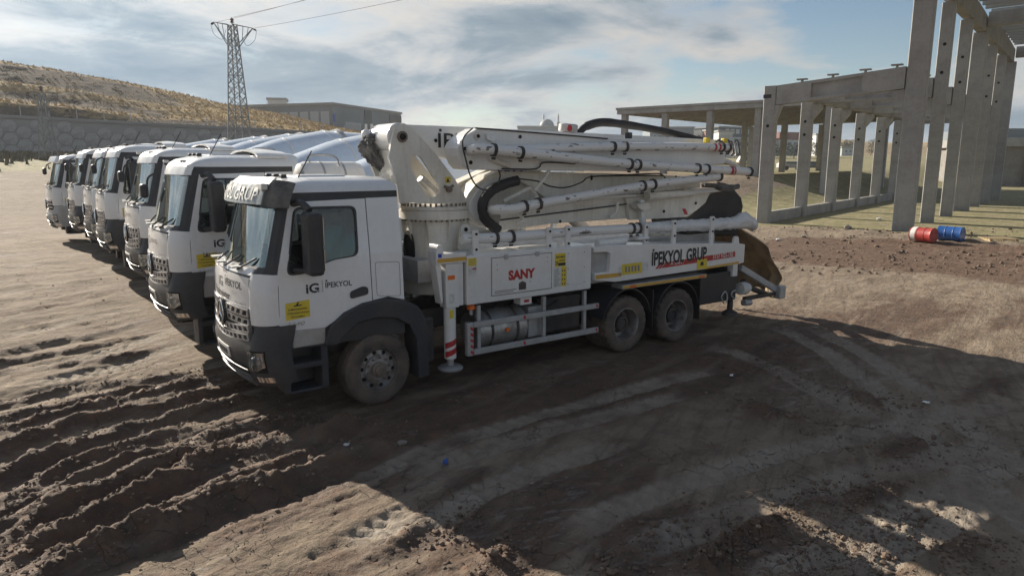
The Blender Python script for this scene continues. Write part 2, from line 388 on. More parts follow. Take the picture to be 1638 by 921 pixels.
    no = n.new('ShaderNodeTexNoise'); no.inputs['Scale'].default_value = 2.5; no.inputs['Detail'].default_value = 5; l.new(tc.outputs['Object'], no.inputs['Vector'])
    sc = n.new('ShaderNodeVectorMath'); sc.operation = 'SCALE'; sc.inputs['Scale'].default_value = .45; l.new(no.outputs['Color'], sc.inputs[0]); l.new(sc.outputs[0], wv.inputs[1]); l.new(wv.outputs[0], vo.inputs['Vector'])
    crk = ma('MULTIPLY', rg(vo.outputs[0], .0, .014, 1., 0.), rg(noise(.55, 4), .47, .58))
    c = mix(ma('MULTIPLY', crk, .55), c, (.07, .052, .04))
    l.new(c, p.inputs['Base Color'])
    l.new(rg(wm, .3, .8, .93, .80), p.inputs['Roughness']); p.inputs['Specular IOR Level'].default_value = .3
    h = ma('ADD', ma('MULTIPLY', mid, .35), ma('ADD', ma('MULTIPLY', fin, .22), ma('MULTIPLY', noise(65, 4, .7), .07)))
    h = ma('ADD', h, ma('MULTIPLY', noise(1.6, 8, .66, trk, .3), .35)); h = ma('SUBTRACT', h, ma('MULTIPLY', crk, .30))
    b = n.new('ShaderNodeBump'); b.inputs['Strength'].default_value = 1; b.inputs['Distance'].default_value = .13; l.new(h, b.inputs['Height']); l.new(b.outputs[0], p.inputs['Normal'])
ground_mat()
def hill_mat():
    m = D.materials.new('hill'); m.use_nodes = True; nt = m.node_tree; n = nt.nodes; l = nt.links; p = n['Principled BSDF']; MT['hill'] = m
    tc = n.new('ShaderNodeTexCoord'); p.inputs['Roughness'].default_value = .95; p.inputs['Specular IOR Level'].default_value = .1
    at = n.new('ShaderNodeAttribute'); at.attribute_name = 'soil'; sep = n.new('ShaderNodeSeparateColor'); l.new(at.outputs['Color'], sep.inputs[0])
    def noise(sc, d=6, ro=.6):
        o = n.new('ShaderNodeTexNoise'); o.inputs['Scale'].default_value = sc; o.inputs['Detail'].default_value = d; o.inputs['Roughness'].default_value = ro; l.new(tc.outputs['Object'], o.inputs['Vector']); return o.outputs[0]
    def rg(f, a, b, c=0., d=1.):
        o = n.new('ShaderNodeMapRange'); l.new(f, o.inputs[0])
        for i, v in enumerate((a, b, c, d)): o.inputs[i + 1].default_value = v
        return o.outputs[0]
    def mix(f, a, b):
        o = n.new('ShaderNodeMix'); o.data_type = 'RGBA'; l.new(f, o.inputs[0])
        for i, v in ((6, a), (7, b)):
            if isinstance(v, tuple): o.inputs[i].default_value = (*v, 1)
            else: l.new(v, o.inputs[i])
        return o.outputs[2]
    c = mix(rg(noise(.12, 8, .65), .38, .62), (.52, .375, .165), (.33, .225, .105))
    c = mix(rg(noise(1.1, 8, .75), .42, .70), c, (.17, .125, .07))
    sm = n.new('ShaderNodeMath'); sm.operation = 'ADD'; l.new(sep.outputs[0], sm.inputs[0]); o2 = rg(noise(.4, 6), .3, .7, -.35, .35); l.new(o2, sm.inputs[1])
    c = mix(rg(sm.outputs[0], .35, .65), c, mix(rg(noise(.7, 6), .4, .65), (.105, .080, .056), (.062, .050, .037)))  # bare earth tone, also carrying the painted terrace shade
    l.new(c, p.inputs['Base Color'])
    b = n.new('ShaderNodeBump'); b.inputs['Distance'].default_value = .5; l.new(noise(1.6, 8, .75), b.inputs['Height']); l.new(b.outputs[0], p.inputs['Normal'])
hill_mat()
# ------------------------------------------------------------------ terrain
def S(t, a, b):
    t = np.clip((np.asarray(t, float) - a) / (b - a), 0, 1); return t * t * (3 - 2 * t)
UX, UY = .643, .766; VX, VY = .766, -.643          # the two directions of the precast halls
CX0, CY0 = 19.9, 35.5
def G(x, y):
    x = np.asarray(x, float); y = np.asarray(y, float)
    dx, dy = x - TQ.x, y - TQ.y; xl = dx * TA.x + dy * TA.y; yl = dx * TB.x + dy * TB.y
    yy = np.maximum(y, 1.); q = x / yy; r = np.hypot(x, y)
    z = .35 * S(yl, 1.6, 12) * S(20 - xl, 0, 9)
    z = z + 3.65 * S(yl, 24, 100) * S(.25 - q, 0, .25) * S(y, 15, 30)
    u = (x - CX0) * UX + (y - CY0) * UY; v = -((x - CX0) * VX + (y - CY0) * VY)
    z = z + 2.1 * S(v, 9, 20) * S(u, 6, 24) * S(q, .02, .12)
    return z + 3.2 * S(r, 120, 280)
def Gs(x, y): return float(G(x, y))
_tab = rng.random((256, 256))
def vn(x, y, o=0):
    xi = np.floor(x).astype(int); yi = np.floor(y).astype(int); fx = x - xi; fy = y - yi; fx = fx * fx * (3 - 2 * fx); fy = fy * fy * (3 - 2 * fy)
    a = lambda i, j: _tab[(xi + i + o * 37) & 255, (yi + j + o * 91) & 255]
    return (a(0, 0) * (1 - fx) + a(1, 0) * fx) * (1 - fy) + (a(0, 1) * (1 - fx) + a(1, 1) * fx) * fy
def fbm(x, y, n=4, o=0, g=.5):
    s = 0; w = 1; t = 0
    for k in range(n): s = s + w * (vn(x, y, o + k) - .5); t += w; w *= g; x, y = x * 1.93 + y * .37, y * 1.93 - x * .37
    return s / t
def pdist(X, Y, P):
    d = np.full(X.shape, 1e9); tt = np.zeros(X.shape); acc = 0
    for a, b in zip(P[:-1], P[1:]):
        ex, ey = b[0] - a[0], b[1] - a[1]; L = math.hypot(ex, ey)
        t = np.clip(((X - a[0]) * ex + (Y - a[1]) * ey) / (L * L), 0, 1); dd = np.hypot(X - a[0] - t * ex, Y - a[1] - t * ey)
        m = dd < d; d = np.where(m, dd, d); tt = np.where(m, acc + t * L, tt); acc += L
    return d, tt, acc
def gl(pts, n=5): return [(p.x, p.y) for p in crom([gpt(*q) for q in pts], n)]
# ridges thrown up by wheels: pixel path, height, half width, lug marks
RIDGES = [
 ([(-260, 560), (0, 520), (120, 500), (230, 470)], .035, .08, 0),
 ([(-200, 620), (0, 585), (140, 562), (250, 540), (330, 520)], .04, .07, 26),
 ([(-260, 720), (0, 672), (150, 640), (300, 606), (380, 590)], .05, .07, 0),
 ([(-260, 770), (0, 690), (110, 658), (240, 628), (350, 606)], .05, .07, 24),
 ([(-260, 930), (0, 815), (140, 755), (280, 712), (380, 684), (480, 664)], .06, .08, 0),
 ([(-160, 1020), (0, 895), (100, 828), (220, 775), (330, 738), (460, 705)], .05, .07, 22),
 ([(-60, 1060), (30, 925), (140, 862), (250, 815), (350, 770), (470, 728), (560, 700)], .06, .08, 0),
 ([(-260, 800), (0, 717), (129, 674), (274, 644), (392, 615), (470, 592)], .085, .11, 0),
 ([(-260, 850), (0, 757), (129, 712), (219, 681), (337, 655), (430, 634)], .11, .13, 0),
 ([(-260, 900), (0, 800), (118, 738), (219, 702), (330, 672)], .07, .10, 0),
 ([(-260, 960), (0, 838), (157, 772), (259, 740), (337, 700), (455, 674), (520, 655)], .08, .11, 0),
 ([(-200, 1000), (0, 868), (90, 812), (196, 768), (314, 722), (440, 690), (560, 665)], .09, .11, 0),
 ([(-150, 1080), (0, 920), (110, 845), (243, 780), (353, 728), (486, 697), (600, 672)], .12, .14, 0),
 ([(-60, 1100), (60, 925), (176, 874), (255, 846), (333, 807), (486, 756), (560, 728), (640, 700)], .13, .14, 0),
 ([(-200, 690), (0, 650), (120, 622), (235, 610), (330, 590)], .055, .10, 0),
 ([(-200, 640), (0, 600), (90, 588), (200, 575), (290, 548)], .045, .10, 0),
 ([(-100, 588), (60, 560), (180, 538), (260, 515)], .04, .10, 0),
 ([(960, 940), (1000, 893), (1060, 850), (1150, 815)], .075, .10, 0),
 ([(1090, 945), (1150, 890), (1215, 850), (1270, 825)], .085, .10, 22),
 ([(1250, 930), (1290, 890), (1350, 845)], .08, .085, 24),
 ([(1345, 930), (1390, 890), (1430, 858), (1475, 820)], .085, .085, 26),
 ([(1500, 905), (1540, 880), (1590, 865)], .06, .12, 0),
 ([(1270, 815), (1300, 797), (1335, 780)], .06, .12, 30),
 ([(1360, 822), (1400, 795), (1440, 772)], .06, .10, 26),
 ([(1400, 735), (1450, 722), (1510, 702)], .05, .14, 0),
 ([(700, 800), (740, 770), (800, 735)], .03, .15, 20),
 ([(560, 921), (640, 850), (720, 800)], .035, .13, 22),
 ([(760, 940), (810, 885), (850, 850)], .06, .12, 20),
 ([(690, 860), (730, 840), (770, 822)], .06, .10, 0),
 ([(720, 645), (800, 622), (880, 605)], .05, .12, 0),
 ([(1120, 575), (1190, 585), (1260, 600)], .05, .2, 0),
 ([(1330, 620), (1390, 640), (1440, 655)], .06, .2, 0),
 ([(1180, 640), (1230, 660), (1300, 675)], .05, .15, 0),
]
TRACKS = [
 [(1230, 520), (1290, 545), (1400, 620), (1480, 690), (1560, 760), (1640, 830), (1720, 900)], [(1290, 520), (1350, 548), (1470, 622), (1560, 690), (1660, 760)],
 [(1120, 560), (1180, 565), (1300, 620), (1420, 680)], [(560, 780), (620, 745), (760, 695), (900, 655), (1050, 615), (1150, 590)], [(640, 760), (800, 712), (960, 668), (1100, 630)],
 [(900, 860), (1020, 800), (1200, 740), (1400, 690), (1638, 640)], [(980, 890), (1100, 845), (1300, 780), (1500, 735), (1660, 700)], [(1180, 945), (1300, 880), (1420, 825), (1540, 775), (1660, 725)],
 [(1300, 945), (1400, 885), (1500, 835), (1620, 785)], [(640, 860), (700, 830), (800, 775), (1000, 705)], [(0, 600), (100, 582), (200, 560), (330, 520)], [(0, 628), (100, 606), (220, 580), (340, 540)],
 [(-60, 500), (60, 480), (150, 458), (240, 425)], [(-60, 560), (0, 550), (110, 530), (250, 500)], [(-100, 470), (0, 452), (110, 428), (190, 405)], [(520, 900), (600, 850), (700, 795)],
]
def ground():
    xs = [0.]; d = .03
    while xs[-1] < 900:
        if xs[-1] > 7: d *= 1.045
        xs.append(xs[-1] + d)
    xs = np.array([-a for a in xs[:0:-1]] + xs)
    ys = [3.6]
    while ys[-1] < 1500: ys.append(ys[-1] + .021 * (ys[-1] / 5) ** 1.45)
    back = [3.6]; d = .05
    while back[-1] > -250: d *= 1.25; back.append(back[-1] - d)
    ys = np.array(back[:0:-1] + ys)
    X, Y = np.meshgrid(xs, ys); Z = G(X, Y)
    r = np.hypot(X, Y); near = 1 - S(r, 26, 60); vis = Y > 2
    a = R(44); U = X * math.cos(a) + Y * math.sin(a); V = -X * math.sin(a) + Y * math.cos(a)
    wet_shade = np.zeros_like(X); H = np.zeros_like(X)
    # rolling relief, track streaks along the parking direction, crumbs
    H += .05 * fbm(X * .5, Y * .5, 3, 1) + .05 * fbm(X * 1.6, Y * 1.6, 4, 5)
    left = S(-X + .25 * Y, -2, 5)
    st = fbm(U * .22 + .15 * vn(X * .3, Y * .3, 8), V * 2.6, 5, 9, .6); H += (.035 + .085 * left) * st
    H += .040 * np.abs(fbm(X * 5, Y * 5, 4, 13, .6)) + .024 * fbm(X * 13, Y * 13, 3, 15, .6)
    a2 = R(66); U2 = X * math.cos(a2) + Y * math.sin(a2); V2 = -X * math.sin(a2) + Y * math.cos(a2); fl2 = S(-X, 3, 7) * S(Y, 7, 11)
    st2 = fbm(U2 * .16 + .2 * vn(X * .3, Y * .3, 6), V2 * 2.2, 5, 19, .62); H += .15 * fl2 * st2
    wet_shade += .42 * S(-st, .03, .14) * left + .35 * S(-st2, .05, .16) * fl2
    for path, h, w, lug in RIDGES:
        P = gl(path); x0 = min(p[0] for p in P) - 2; x1 = max(p[0] for p in P) + 2; y0 = min(p[1] for p in P) - 2; y1 = max(p[1] for p in P) + 2
        ii = np.nonzero((ys > y0) & (ys < y1))[0]; jj = np.nonzero((xs > x0) & (xs < x1))[0]
        if len(ii) == 0 or len(jj) == 0: continue
        sl = np.s_[ii[0]:ii[-1] + 1, jj[0]:jj[-1] + 1]; x, y = X[sl], Y[sl]
        x2 = x + .16 * fbm(x * 1.3, y * 1.3, 3, 21); y2 = y + .16 * fbm(x * 1.3, y * 1.3, 3, 25)
        dd, t, L = pdist(x2, y2, P); ends = S(t, 0, .5) * S(L - t, 0, .5)
        nz = .45 + 1.2 * vn(x * 3.1, y * 3.1, 31) * (.4 + .7 * vn(x * 9, y * 9, 33) + .5 * vn(x * 23, y * 23, 35))
        if lug: nz = nz * (.55 + .75 * (np.sin(t * lug * 1.9 + dd * 5) > 0))
        H[sl] += ends * (h * np.exp(-(dd / w) ** 2) * nz - .42 * h * np.exp(-((dd - 2.4 * w) / (1.3 * w)) ** 2))
        wet_shade[sl] = np.maximum(wet_shade[sl], ends * (.5 + 3.2 * h) * np.exp(-(dd / (.30 if h > .06 else .2)) ** 2))
    dust = np.zeros_like(X)
    for path in TRACKS:
        P = gl(path); x0 = min(p[0] for p in P) - 1; x1 = max(p[0] for p in P) + 1; y0 = min(p[1] for p in P) - 1; y1 = max(p[1] for p in P) + 1
        ii = np.nonzero((ys > y0) & (ys < y1))[0]; jj = np.nonzero((xs > x0) & (xs < x1))[0]
        if len(ii) == 0 or len(jj) == 0: continue
        sl = np.s_[ii[0]:ii[-1] + 1, jj[0]:jj[-1] + 1]; x, y = X[sl], Y[sl]
        dd, t, L = pdist(x + .10 * fbm(x * .9, y * .9, 3, 81), y + .10 * fbm(x * .9, y * .9, 3, 83), P); e = S(t, 0, .8) * S(L - t, 0, .8) * (1 - S(dd, .15, .23)); e = e * np.clip(.75 + 1.8 * fbm(x * 1.1, y * 1.1, 4, 85), 0, 1)
        H[sl] = H[sl] * (1 - .6 * e) - .026 * e + .015 * e * np.sign(np.sin(t * 30 + np.abs(dd) * 14)) + .020 * np.exp(-((dd - .27) / .06) ** 2) * S(t, 0, .8) * S(L - t, 0, .8) * vn(x * 6, y * 6, 87)
        dust[sl] = np.maximum(dust[sl], e)
    # the stretch the trucks drive over is churned and damp
    for P, w in (([tuple(T2W(-9, -2.2).xy), tuple(T2W(-2, -2.0).xy), tuple(T2W(6, -2.4).xy), tuple(T2W(13, -2.6).xy)], 1.7), ([tuple(T2W(-2, 0).xy), tuple(T2W(10, 0).xy)], 1.6)):
        dd, t, L = pdist(X, Y, P); wet_shade = np.maximum(wet_shade, (.46 + 1.0 * fbm(U * .5, V * 1.6, 4, 41, .6)) * np.exp(-(dd / w) ** 2))
    wet_shade += .38 * S(fbm(U * .22, V * .9, 5, 45, .62), .04, .26) * (r < 40)
    # damp trampled ground beside the pump truck, darkened to paint in its shade
    dd, t, L = pdist(X, Y, [tuple(T2W(-4, -3.8).xy), tuple(T2W(2, -4.6).xy), tuple(T2W(9, -4.4).xy), tuple(T2W(15, -3).xy)]); wet_shade += .30 * np.exp(-(dd / 3.2) ** 4) * np.clip(1 + 2.2 * fbm(U * .4, V * 1.1, 5, 47, .62), 0, 2)
    H += np.clip(wet_shade, 0, 1) * (.050 * fbm(X * 7, Y * 7, 4, 91, .65) + .030 * np.abs(fbm(X * 17, Y * 17, 3, 93, .6))) * (r < 22)
    # flatten where the wheels of the pump truck stand
    dx, dy = X - TQ.x, Y - TQ.y; xl = dx * TA.x + dy * TA.y; yl = dx * TB.x + dy * TB.y
    fl = S(1.75 - np.abs(yl), 0, .35) * S(xl, -1.6, -.9) * S(8.6 - xl, 0, .6); H *= 1 - .85 * fl; H -= .02 * fl
    rows = S(yl, 1.6, 2.2) * S(26 - yl, 0, 1) * S(xl, -2.8, -2) * S(9 - xl, 0, 1); H *= 1 - .8 * rows
    Z = Z + H * near * vis
    # brown spoil heap in front of the columns
    bp = gl([(1150, 372), (1230, 371), (1330, 374), (1440, 384), (1560, 394), (1640, 402), (1800, 420), (2300, 470)])
    dd, t, L = pdist(X, Y, bp); berm = np.exp(-(dd / 2.0) ** 2) * S(t, 0, 3)
    Z += berm * (.20 + .35 * np.abs(fbm(X * .7, Y * .7, 4, 51)) + .25 * fbm(X * 2.5, Y * 2.5, 3, 55))
    dd2, t2, L2 = pdist(X, Y, gl([(1150, 392), (1300, 400), (1440, 408), (1640, 425), (2000, 470)])); br = np.clip(1.15 * np.exp(-(dd2 / 4.6) ** 4), 0, 1) * S(t2, 0, 3)
    u = (X - CX0) * UX + (Y - CY0) * UY; v = -((X - CX0) * VX + (Y - CY0) * VY)
    gr = .62 * S(u, -4.5, -1.5) * S(X / np.maximum(Y, 1), .18, .3) + .25 * S(v, 7, 9) * S(u, 1, 4) * (X > 8)
    gr = np.maximum(gr, .72 * S(yl, 62, 70) * (X < 0)) + .5 * S(r, 110, 160)
    gr -= .9 * S(v, 14, 16) * S(28 - v, 0, 3) * S(u, 12, 15) * S(30 - u, 0, 4)
    co = np.stack([np.clip(wet_shade - .5 * dust, 0, 1), np.clip(gr, 0, 1), br, np.clip(dust, 0, 1)], -1)
    ny, nx = X.shape; me = D.meshes.new('ground'); me.vertices.add(nx * ny)
    me.vertices.foreach_set('co', np.stack([X, Y, Z], -1).astype(np.float32).ravel())
    i = np.arange(ny - 1)[:, None] * nx + np.arange(nx - 1)[None, :]; q = np.stack([i, i + 1, i + nx + 1, i + nx], -1).reshape(-1)
    nf = (ny - 1) * (nx - 1); me.loops.add(nf * 4); me.loops.foreach_set('vertex_index', q.astype(np.int32)); me.polygons.add(nf)
    me.polygons.foreach_set('loop_start', (np.arange(nf) * 4).astype(np.int32)); me.polygons.foreach_set('use_smooth', np.ones(nf, bool)); me.update(calc_edges=True)
    at = me.attributes.new('soil', 'FLOAT_COLOR', 'POINT'); at.data.foreach_set('color', co.astype(np.float32).ravel())  # red channel: damp soil plus the painted shade of the pump truck
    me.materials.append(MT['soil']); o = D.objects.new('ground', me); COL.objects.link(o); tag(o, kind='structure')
    print('ground', nx, ny, nf)
    from bisect import bisect
    def gz(x, y):
        j = min(max(bisect(xs, x) - 1, 0), nx - 2); k = min(max(bisect(ys, y) - 1, 0), ny - 2); return float(Z[k:k + 2, j:j + 2].mean())
    return gz
GZ = ground()
def ico():
    bm = bmesh.new(); bmesh.ops.create_icosphere(bm, subdivisions=1, radius=1); v = [x.co.copy() for x in bm.verts]; f = [tuple(k.index for k in x.verts) for x in bm.faces]; bm.free(); return np.array(v), f
ICO_V, ICO_F = ico()
def clods():
    mb = MB(); mb2 = MB()
    def put(m, x, y, s, sink=.35):
        k = ICO_V * (1 + .55 * (rng.random((len(ICO_V), 1)) - .5)) * np.array([s * rng.uniform(.7, 1.4), s * rng.uniform(.7, 1.4), s * rng.uniform(.5, .95)])
        a = rng.uniform(0, 6.3); c, n = math.cos(a), math.sin(a); k = k @ np.array([[c, n, 0], [-n, c, 0], [0, 0, 1]])
        m.add(k + np.array([x, y, GZ(x, y) + s * sink]), ICO_F)
    for path, h, w, lug in RIDGES:
        if h < .05: continue
        P = gl(path, 8)
        n = int(h * 2300)
        for _ in range(n):
            i = random.randrange(len(P) - 1); t = random.random(); x = P[i][0] * (1 - t) + P[i + 1][0] * t + random.gauss(0, w * 1.15); y = P[i][1] * (1 - t) + P[i + 1][1] * t + random.gauss(0, w * 1.15)
            if y < 4.2: continue
            put(mb, x, y, min(.045, .006 + random.expovariate(130)))
        for _ in range(int(n * 1.6)):
            i = random.randrange(len(P) - 1); t = random.random(); x = P[i][0] * (1 - t) + P[i + 1][0] * t + random.gauss(0, w * 2.4); y = P[i][1] * (1 - t) + P[i + 1][1] * t + random.gauss(0, w * 2.4)
            if y > 4.2: put(mb, x, y, min(.024, .005 + random.expovariate(260)))
    for _ in range(2600):
        y = 4.6 + 20 * random.random() ** 2; x = random.uniform(-.85, .85) * y; put(mb2, x, y, min(.03, .004 + random.expovariate(260)), .25)
    for _ in range(700):
        p = gpt(random.uniform(1190, 1700), random.uniform(366, 440)); put(mb, p.x, p.y, min(.10, .02 + random.expovariate(50)))
    tag(mb.build('soil_clods', 'clod', fix=False), 'loose damp brown clods crumbled along the wheel ruts', 'soil', kind='stuff')
    tag(mb2.build('soil_crumbs', 'clod_dry', fix=False), 'small dry tan crumbs strewn over the yard', 'soil', kind='stuff')
clods()
# ------------------------------------------------------------------ hill, wall
WA, WB = Vector((-86, 82, 0)), Vector((-16, 108, 0)); WD = (WB - WA).normalized(); WL = (WB - WA).length; WN = Vector((-WD.y, WD.x, 0))
def wall_top(s): return 9.95 - 3.0 * s / WL
def hill():
    ns, nt = 420, 150; ss = np.linspace(-90, WL + 70, ns); tt = np.concatenate([np.linspace(0, 45, 110), np.linspace(46, 260, 40)])
    Sg, Tg = np.meshgrid(ss, tt); X = WA.x + WD.x * Sg + WN.x * Tg; Y = WA.y + WD.y * Sg + WN.y * Tg
    crest = np.interp(X / Y, [-1.2, -.705, -.62, -.565, -.484, -.407, -.3125, -.2003, -.12, 0.], [21.5, 20.1, 18.9, 17.9, 16.3, 14.2, 12.2, 8.9, 6.8, 4.5])
    base = np.maximum(9.95 - 3.0 * np.clip(Sg, -90, WL) / WL, 0); base = np.where(Sg > WL, np.maximum(base - .3 * (Sg - WL), 3.0), base)
    p = Tg / 36
    prof = np.interp(p, [0, .05, .12, .22, .30, .46, .56, .82, 1, 1.4, 7], [.0, .02, .20, .26, .30, .52, .58, .90, 1, 1.02, .95])
    prof2 = np.interp(p, [0, .1, 1, 1.4, 7], [0, .1, 1, 1.02, .95]); k = S(Sg, 22, 50); prof = prof * (1 - k) + prof2 * k
    amp = np.maximum(crest - base, .3); Z = base - .25 + amp * prof
    Z += (.35 * fbm(X * .12, Y * .12, 4, 61) + .35 * fbm(X * .5, Y * .5, 4, 65) + .22 * np.abs(fbm(X * 1.4, Y * 1.4, 3, 67))) * S(Tg, 0, 4)
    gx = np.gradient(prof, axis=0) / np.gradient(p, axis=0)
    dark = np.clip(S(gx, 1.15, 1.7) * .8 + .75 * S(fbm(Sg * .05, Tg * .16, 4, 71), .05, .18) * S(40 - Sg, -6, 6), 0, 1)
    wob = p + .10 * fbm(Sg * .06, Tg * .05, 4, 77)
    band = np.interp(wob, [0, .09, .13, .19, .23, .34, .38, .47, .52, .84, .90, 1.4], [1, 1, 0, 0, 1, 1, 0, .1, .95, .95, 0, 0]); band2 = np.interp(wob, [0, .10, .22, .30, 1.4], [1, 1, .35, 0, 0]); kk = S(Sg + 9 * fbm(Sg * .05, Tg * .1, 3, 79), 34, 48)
    dark = np.maximum(dark * .6, band * (1 - kk) + band2 * kk)  # dark bands: shade of the cut terraces painted into the hill colour
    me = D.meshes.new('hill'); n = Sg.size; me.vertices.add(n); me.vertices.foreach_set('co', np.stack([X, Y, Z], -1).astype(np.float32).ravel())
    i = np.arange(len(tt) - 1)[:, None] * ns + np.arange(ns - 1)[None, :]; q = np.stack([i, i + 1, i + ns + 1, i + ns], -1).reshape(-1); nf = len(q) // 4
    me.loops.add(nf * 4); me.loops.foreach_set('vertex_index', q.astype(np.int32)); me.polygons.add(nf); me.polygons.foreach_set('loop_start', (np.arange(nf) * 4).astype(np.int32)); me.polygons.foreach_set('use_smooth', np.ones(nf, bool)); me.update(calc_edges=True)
    co = np.stack([dark, 0 * dark, 0 * dark, 0 * dark + 1], -1); at = me.attributes.new('soil', 'FLOAT_COLOR', 'POINT'); at.data.foreach_set('color', co.astype(np.float32).ravel())  # red channel: bare earth plus the painted terrace shade
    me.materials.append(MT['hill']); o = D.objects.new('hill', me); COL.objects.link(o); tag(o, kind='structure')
    # dry grass standing on it
    mb = MB(); vs = []; fs = []
    for _ in range(15000):
        a = random.randrange(2, 118); b = random.randrange(60, ns - 60)
        if dark[a, b] > .5 and random.random() < .8: continue
        x, y, z = X[a, b] + random.uniform(-.3, .3), Y[a, b] + random.uniform(-.3, .3), Z[a, b]
        for _ in range(2):
            an = random.uniform(0, 6.3); h = random.uniform(.12, .42); w = random.uniform(.08, .2); le = random.uniform(-.3, .3); b0 = len(vs)
            vs += [(x - w * math.cos(an), y - w * math.sin(an), z - .05), (x + w * math.cos(an), y + w * math.sin(an), z - .05), (x + le, y + le * .5, z + h)]; fs.append((b0, b0 + 1, b0 + 2))
    mb.add(vs, fs); tag(mb.build('hill_grass', 'dry_grass', fix=False), 'golden dry grass covering the hill above the wall', 'grass', kind='stuff')
hill()
def retaining_wall():
    rz = math.atan2(WD.y, WD.x); root = empty('retaining_wall', WA, rz); tag(root, 'grey retaining wall of hexagonal concrete panels below the grassy hill', 'wall')
    b = MB(); top = lambda s: wall_top(s)
    z0 = 2.2; b.prism([(-60, .05, z0), (WL + 6, .05, z0), (WL + 6, .05, top(WL + 6)), (-60, .05, top(-60))], (0, .5, 0)); b.build('backing', 'wall_joint', root)
    c = MB(); c.prism([(-60, -.22, top(-60) - .12), (WL + 6, -.22, top(WL + 6) - .12), (WL + 6, -.22, top(WL + 6) + .22), (-60, -.22, top(-60) + .22)], (0, .9, 0)); c.build('coping', 'wall_joint', root)
    w, h = 1.95, 1.62; hx = [(-w * .5, 0), (-w * .27, -h / 2), (w * .27, -h / 2), (w * .5, 0), (w * .27, h / 2), (-w * .27, h / 2)]
    m = MB(); k = .93; m.add([(x * k, 0, z * k) for x, z in hx] + [(x * .85, -.09, z * .84) for x, z in hx], [(6, 7, 8, 9, 10, 11)[::-1]] + [(i, (i + 1) % 6, 6 + (i + 1) % 6, 6 + i) for i in range(6)])
    proto = None; n = 0
    for i in range(-12, 60):
        s = i * w * .77
        for j in range(-1, 7):
            z = 3.0 + j * h + (h / 2 if i % 2 else 0)
            if s > WL + 4 or z + h * .45 > top(s) - .1 or s < -18: continue
            if proto is None: o = proto = m.build('wall_panel', 'wall_hex', root)
            else: o = proto.copy(); COL.objects.link(o)
            o.location = (s, random.uniform(-.03, .03), z); o.rotation_euler = (random.uniform(-.012, .012), 0, random.uniform(-.012, .012)); n += 1
    print('hex', n)
    mb = MB(); vs = []; fs = []
    for _ in range(7000):
        s = random.uniform(-25, WL); t = -abs(random.gauss(0, 8)) - .3; p = WA + WD * s + WN * t; z = Gs(p.x, p.y)
        for _ in range(3):
            an = random.uniform(0, 6.3); hh = random.uniform(.2, .9); ww = random.uniform(.1, .3); b0 = len(vs)
            vs += [(p.x - ww * math.cos(an), p.y - ww * math.sin(an), z - .05), (p.x + ww * math.cos(an), p.y + ww * math.sin(an), z - .05), (p.x + random.uniform(-.2, .2), p.y, z + hh)]; fs.append((b0, b0 + 1, b0 + 2))
    mb.add(vs, fs); tag(mb.build('weeds', 'weed', fix=False), 'low brown weeds along the foot of the hexagon wall', 'weeds', kind='stuff')
    # thin fence above the wall
    f = empty('wire_fence', WA, rz); tag(f, 'thin wire fence running along the top of the retaining wall', 'fence')
    r = MB()
    for hgt in (.45, .8, 1.1): r.tube([(s, .3, top(s) + .2 + hgt) for s in (-20, 10, 40, WL)], .012, 4)
    r.build('wire', 'wire', f); pm = MB(); pm.box(-.04, .04, .26, .34, 0, 1.3); pr = None
    for i in range(30):
        s = -15 + i * 3.1
        if s > WL: break
        o = pr = pm.build('post', 'galv', f) if pr is None else pr.copy()
        if i: COL.objects.link(o)
        o.location = (s, 0, top(s) + .05)
retaining_wall()
# ------------------------------------------------------------------ pylons and wires
def pylon(loc, rz, h, wb, wt, bays, label, arms, k=1.):
    root = empty('lattice_pylon', loc, rz); tag(root, label, 'pylon')
    def cor(t, i): w = (wb * (1 - t) + wt * t) / 2; return Vector(((-w, w, w, -w)[i], (-w, -w, w, w)[i], h * t))
    for i in range(4): MB().bar(cor(0, i) - Vector((0, 0, .5)), cor(1, i), .13 * k, .13 * k).build('leg', 'steel', root)
    br = MB(); t = 0; ts = [0]
    for b in range(bays): ts.append(ts[-1] + (1 - .035 * b))
    ts = [a / ts[-1] for a in ts]
    for b in range(bays):
        for i in range(4):
            j = (i + 1) % 4; br.bar(cor(ts[b], i), cor(ts[b + 1], j), .07 * k, .05 * k); br.bar(cor(ts[b], j), cor(ts[b + 1], i), .07 * k, .05 * k)
            if b % 4 == 0: br.bar(cor(ts[b], i), cor(ts[b], j), .08 * k, .06 * k)
    br.build('bracing', 'steel', root)
    for x, dz in arms:
        a = MB(); sg = 1 if x > 0 else -1; tip = Vector((x, 0, h + dz))
        for s in (-1, 1):
            for z in (h - 2.6 * k, h): a.bar((sg * wt / 2, s * wt / 2, z), tip, .09 * k, .07 * k)
        for f in (.35, .65): a.bar(Vector((sg * wt / 2, 0, h - 2.6 * k)).lerp(tip, f), Vector((sg * wt / 2, 0, h)).lerp(tip, f + .1), .06 * k, .05 * k)
        a.build('crossarm', 'steel', root)
        ins = MB(); ins.lathe([(.001, 0), (.05, 0), (.05, .1), (.14, .13), (.05, .2), (.14, .23), (.05, .3), (.14, .33), (.05, .4), (.001, .45)], tip - Vector((0, 0, .05)), (sg * .9, .3, -.45), 10); ins.build('insulator', 'insul', root)
        lp = MB(); lp.tube([tip + Vector((sg * .4, .1, -.2)), tip + Vector((sg * .1, .1, -1.3)), tip + Vector((-sg * .9, .1, -1.9)), tip + Vector((-sg * 1.4, .1, -.9))], .022, 5, 6); lp.build('jumper', 'wire', root)
    ti = MB(); ti.lathe([(.001, 0), (.07, 0), (.07, .2), (.26, .25), (.1, .45), (.26, .5), (.1, .75), (.001, .8)], (0, 0, h), (0, 0, 1), 10); ti.build('insulator', 'insul', root)
    return root
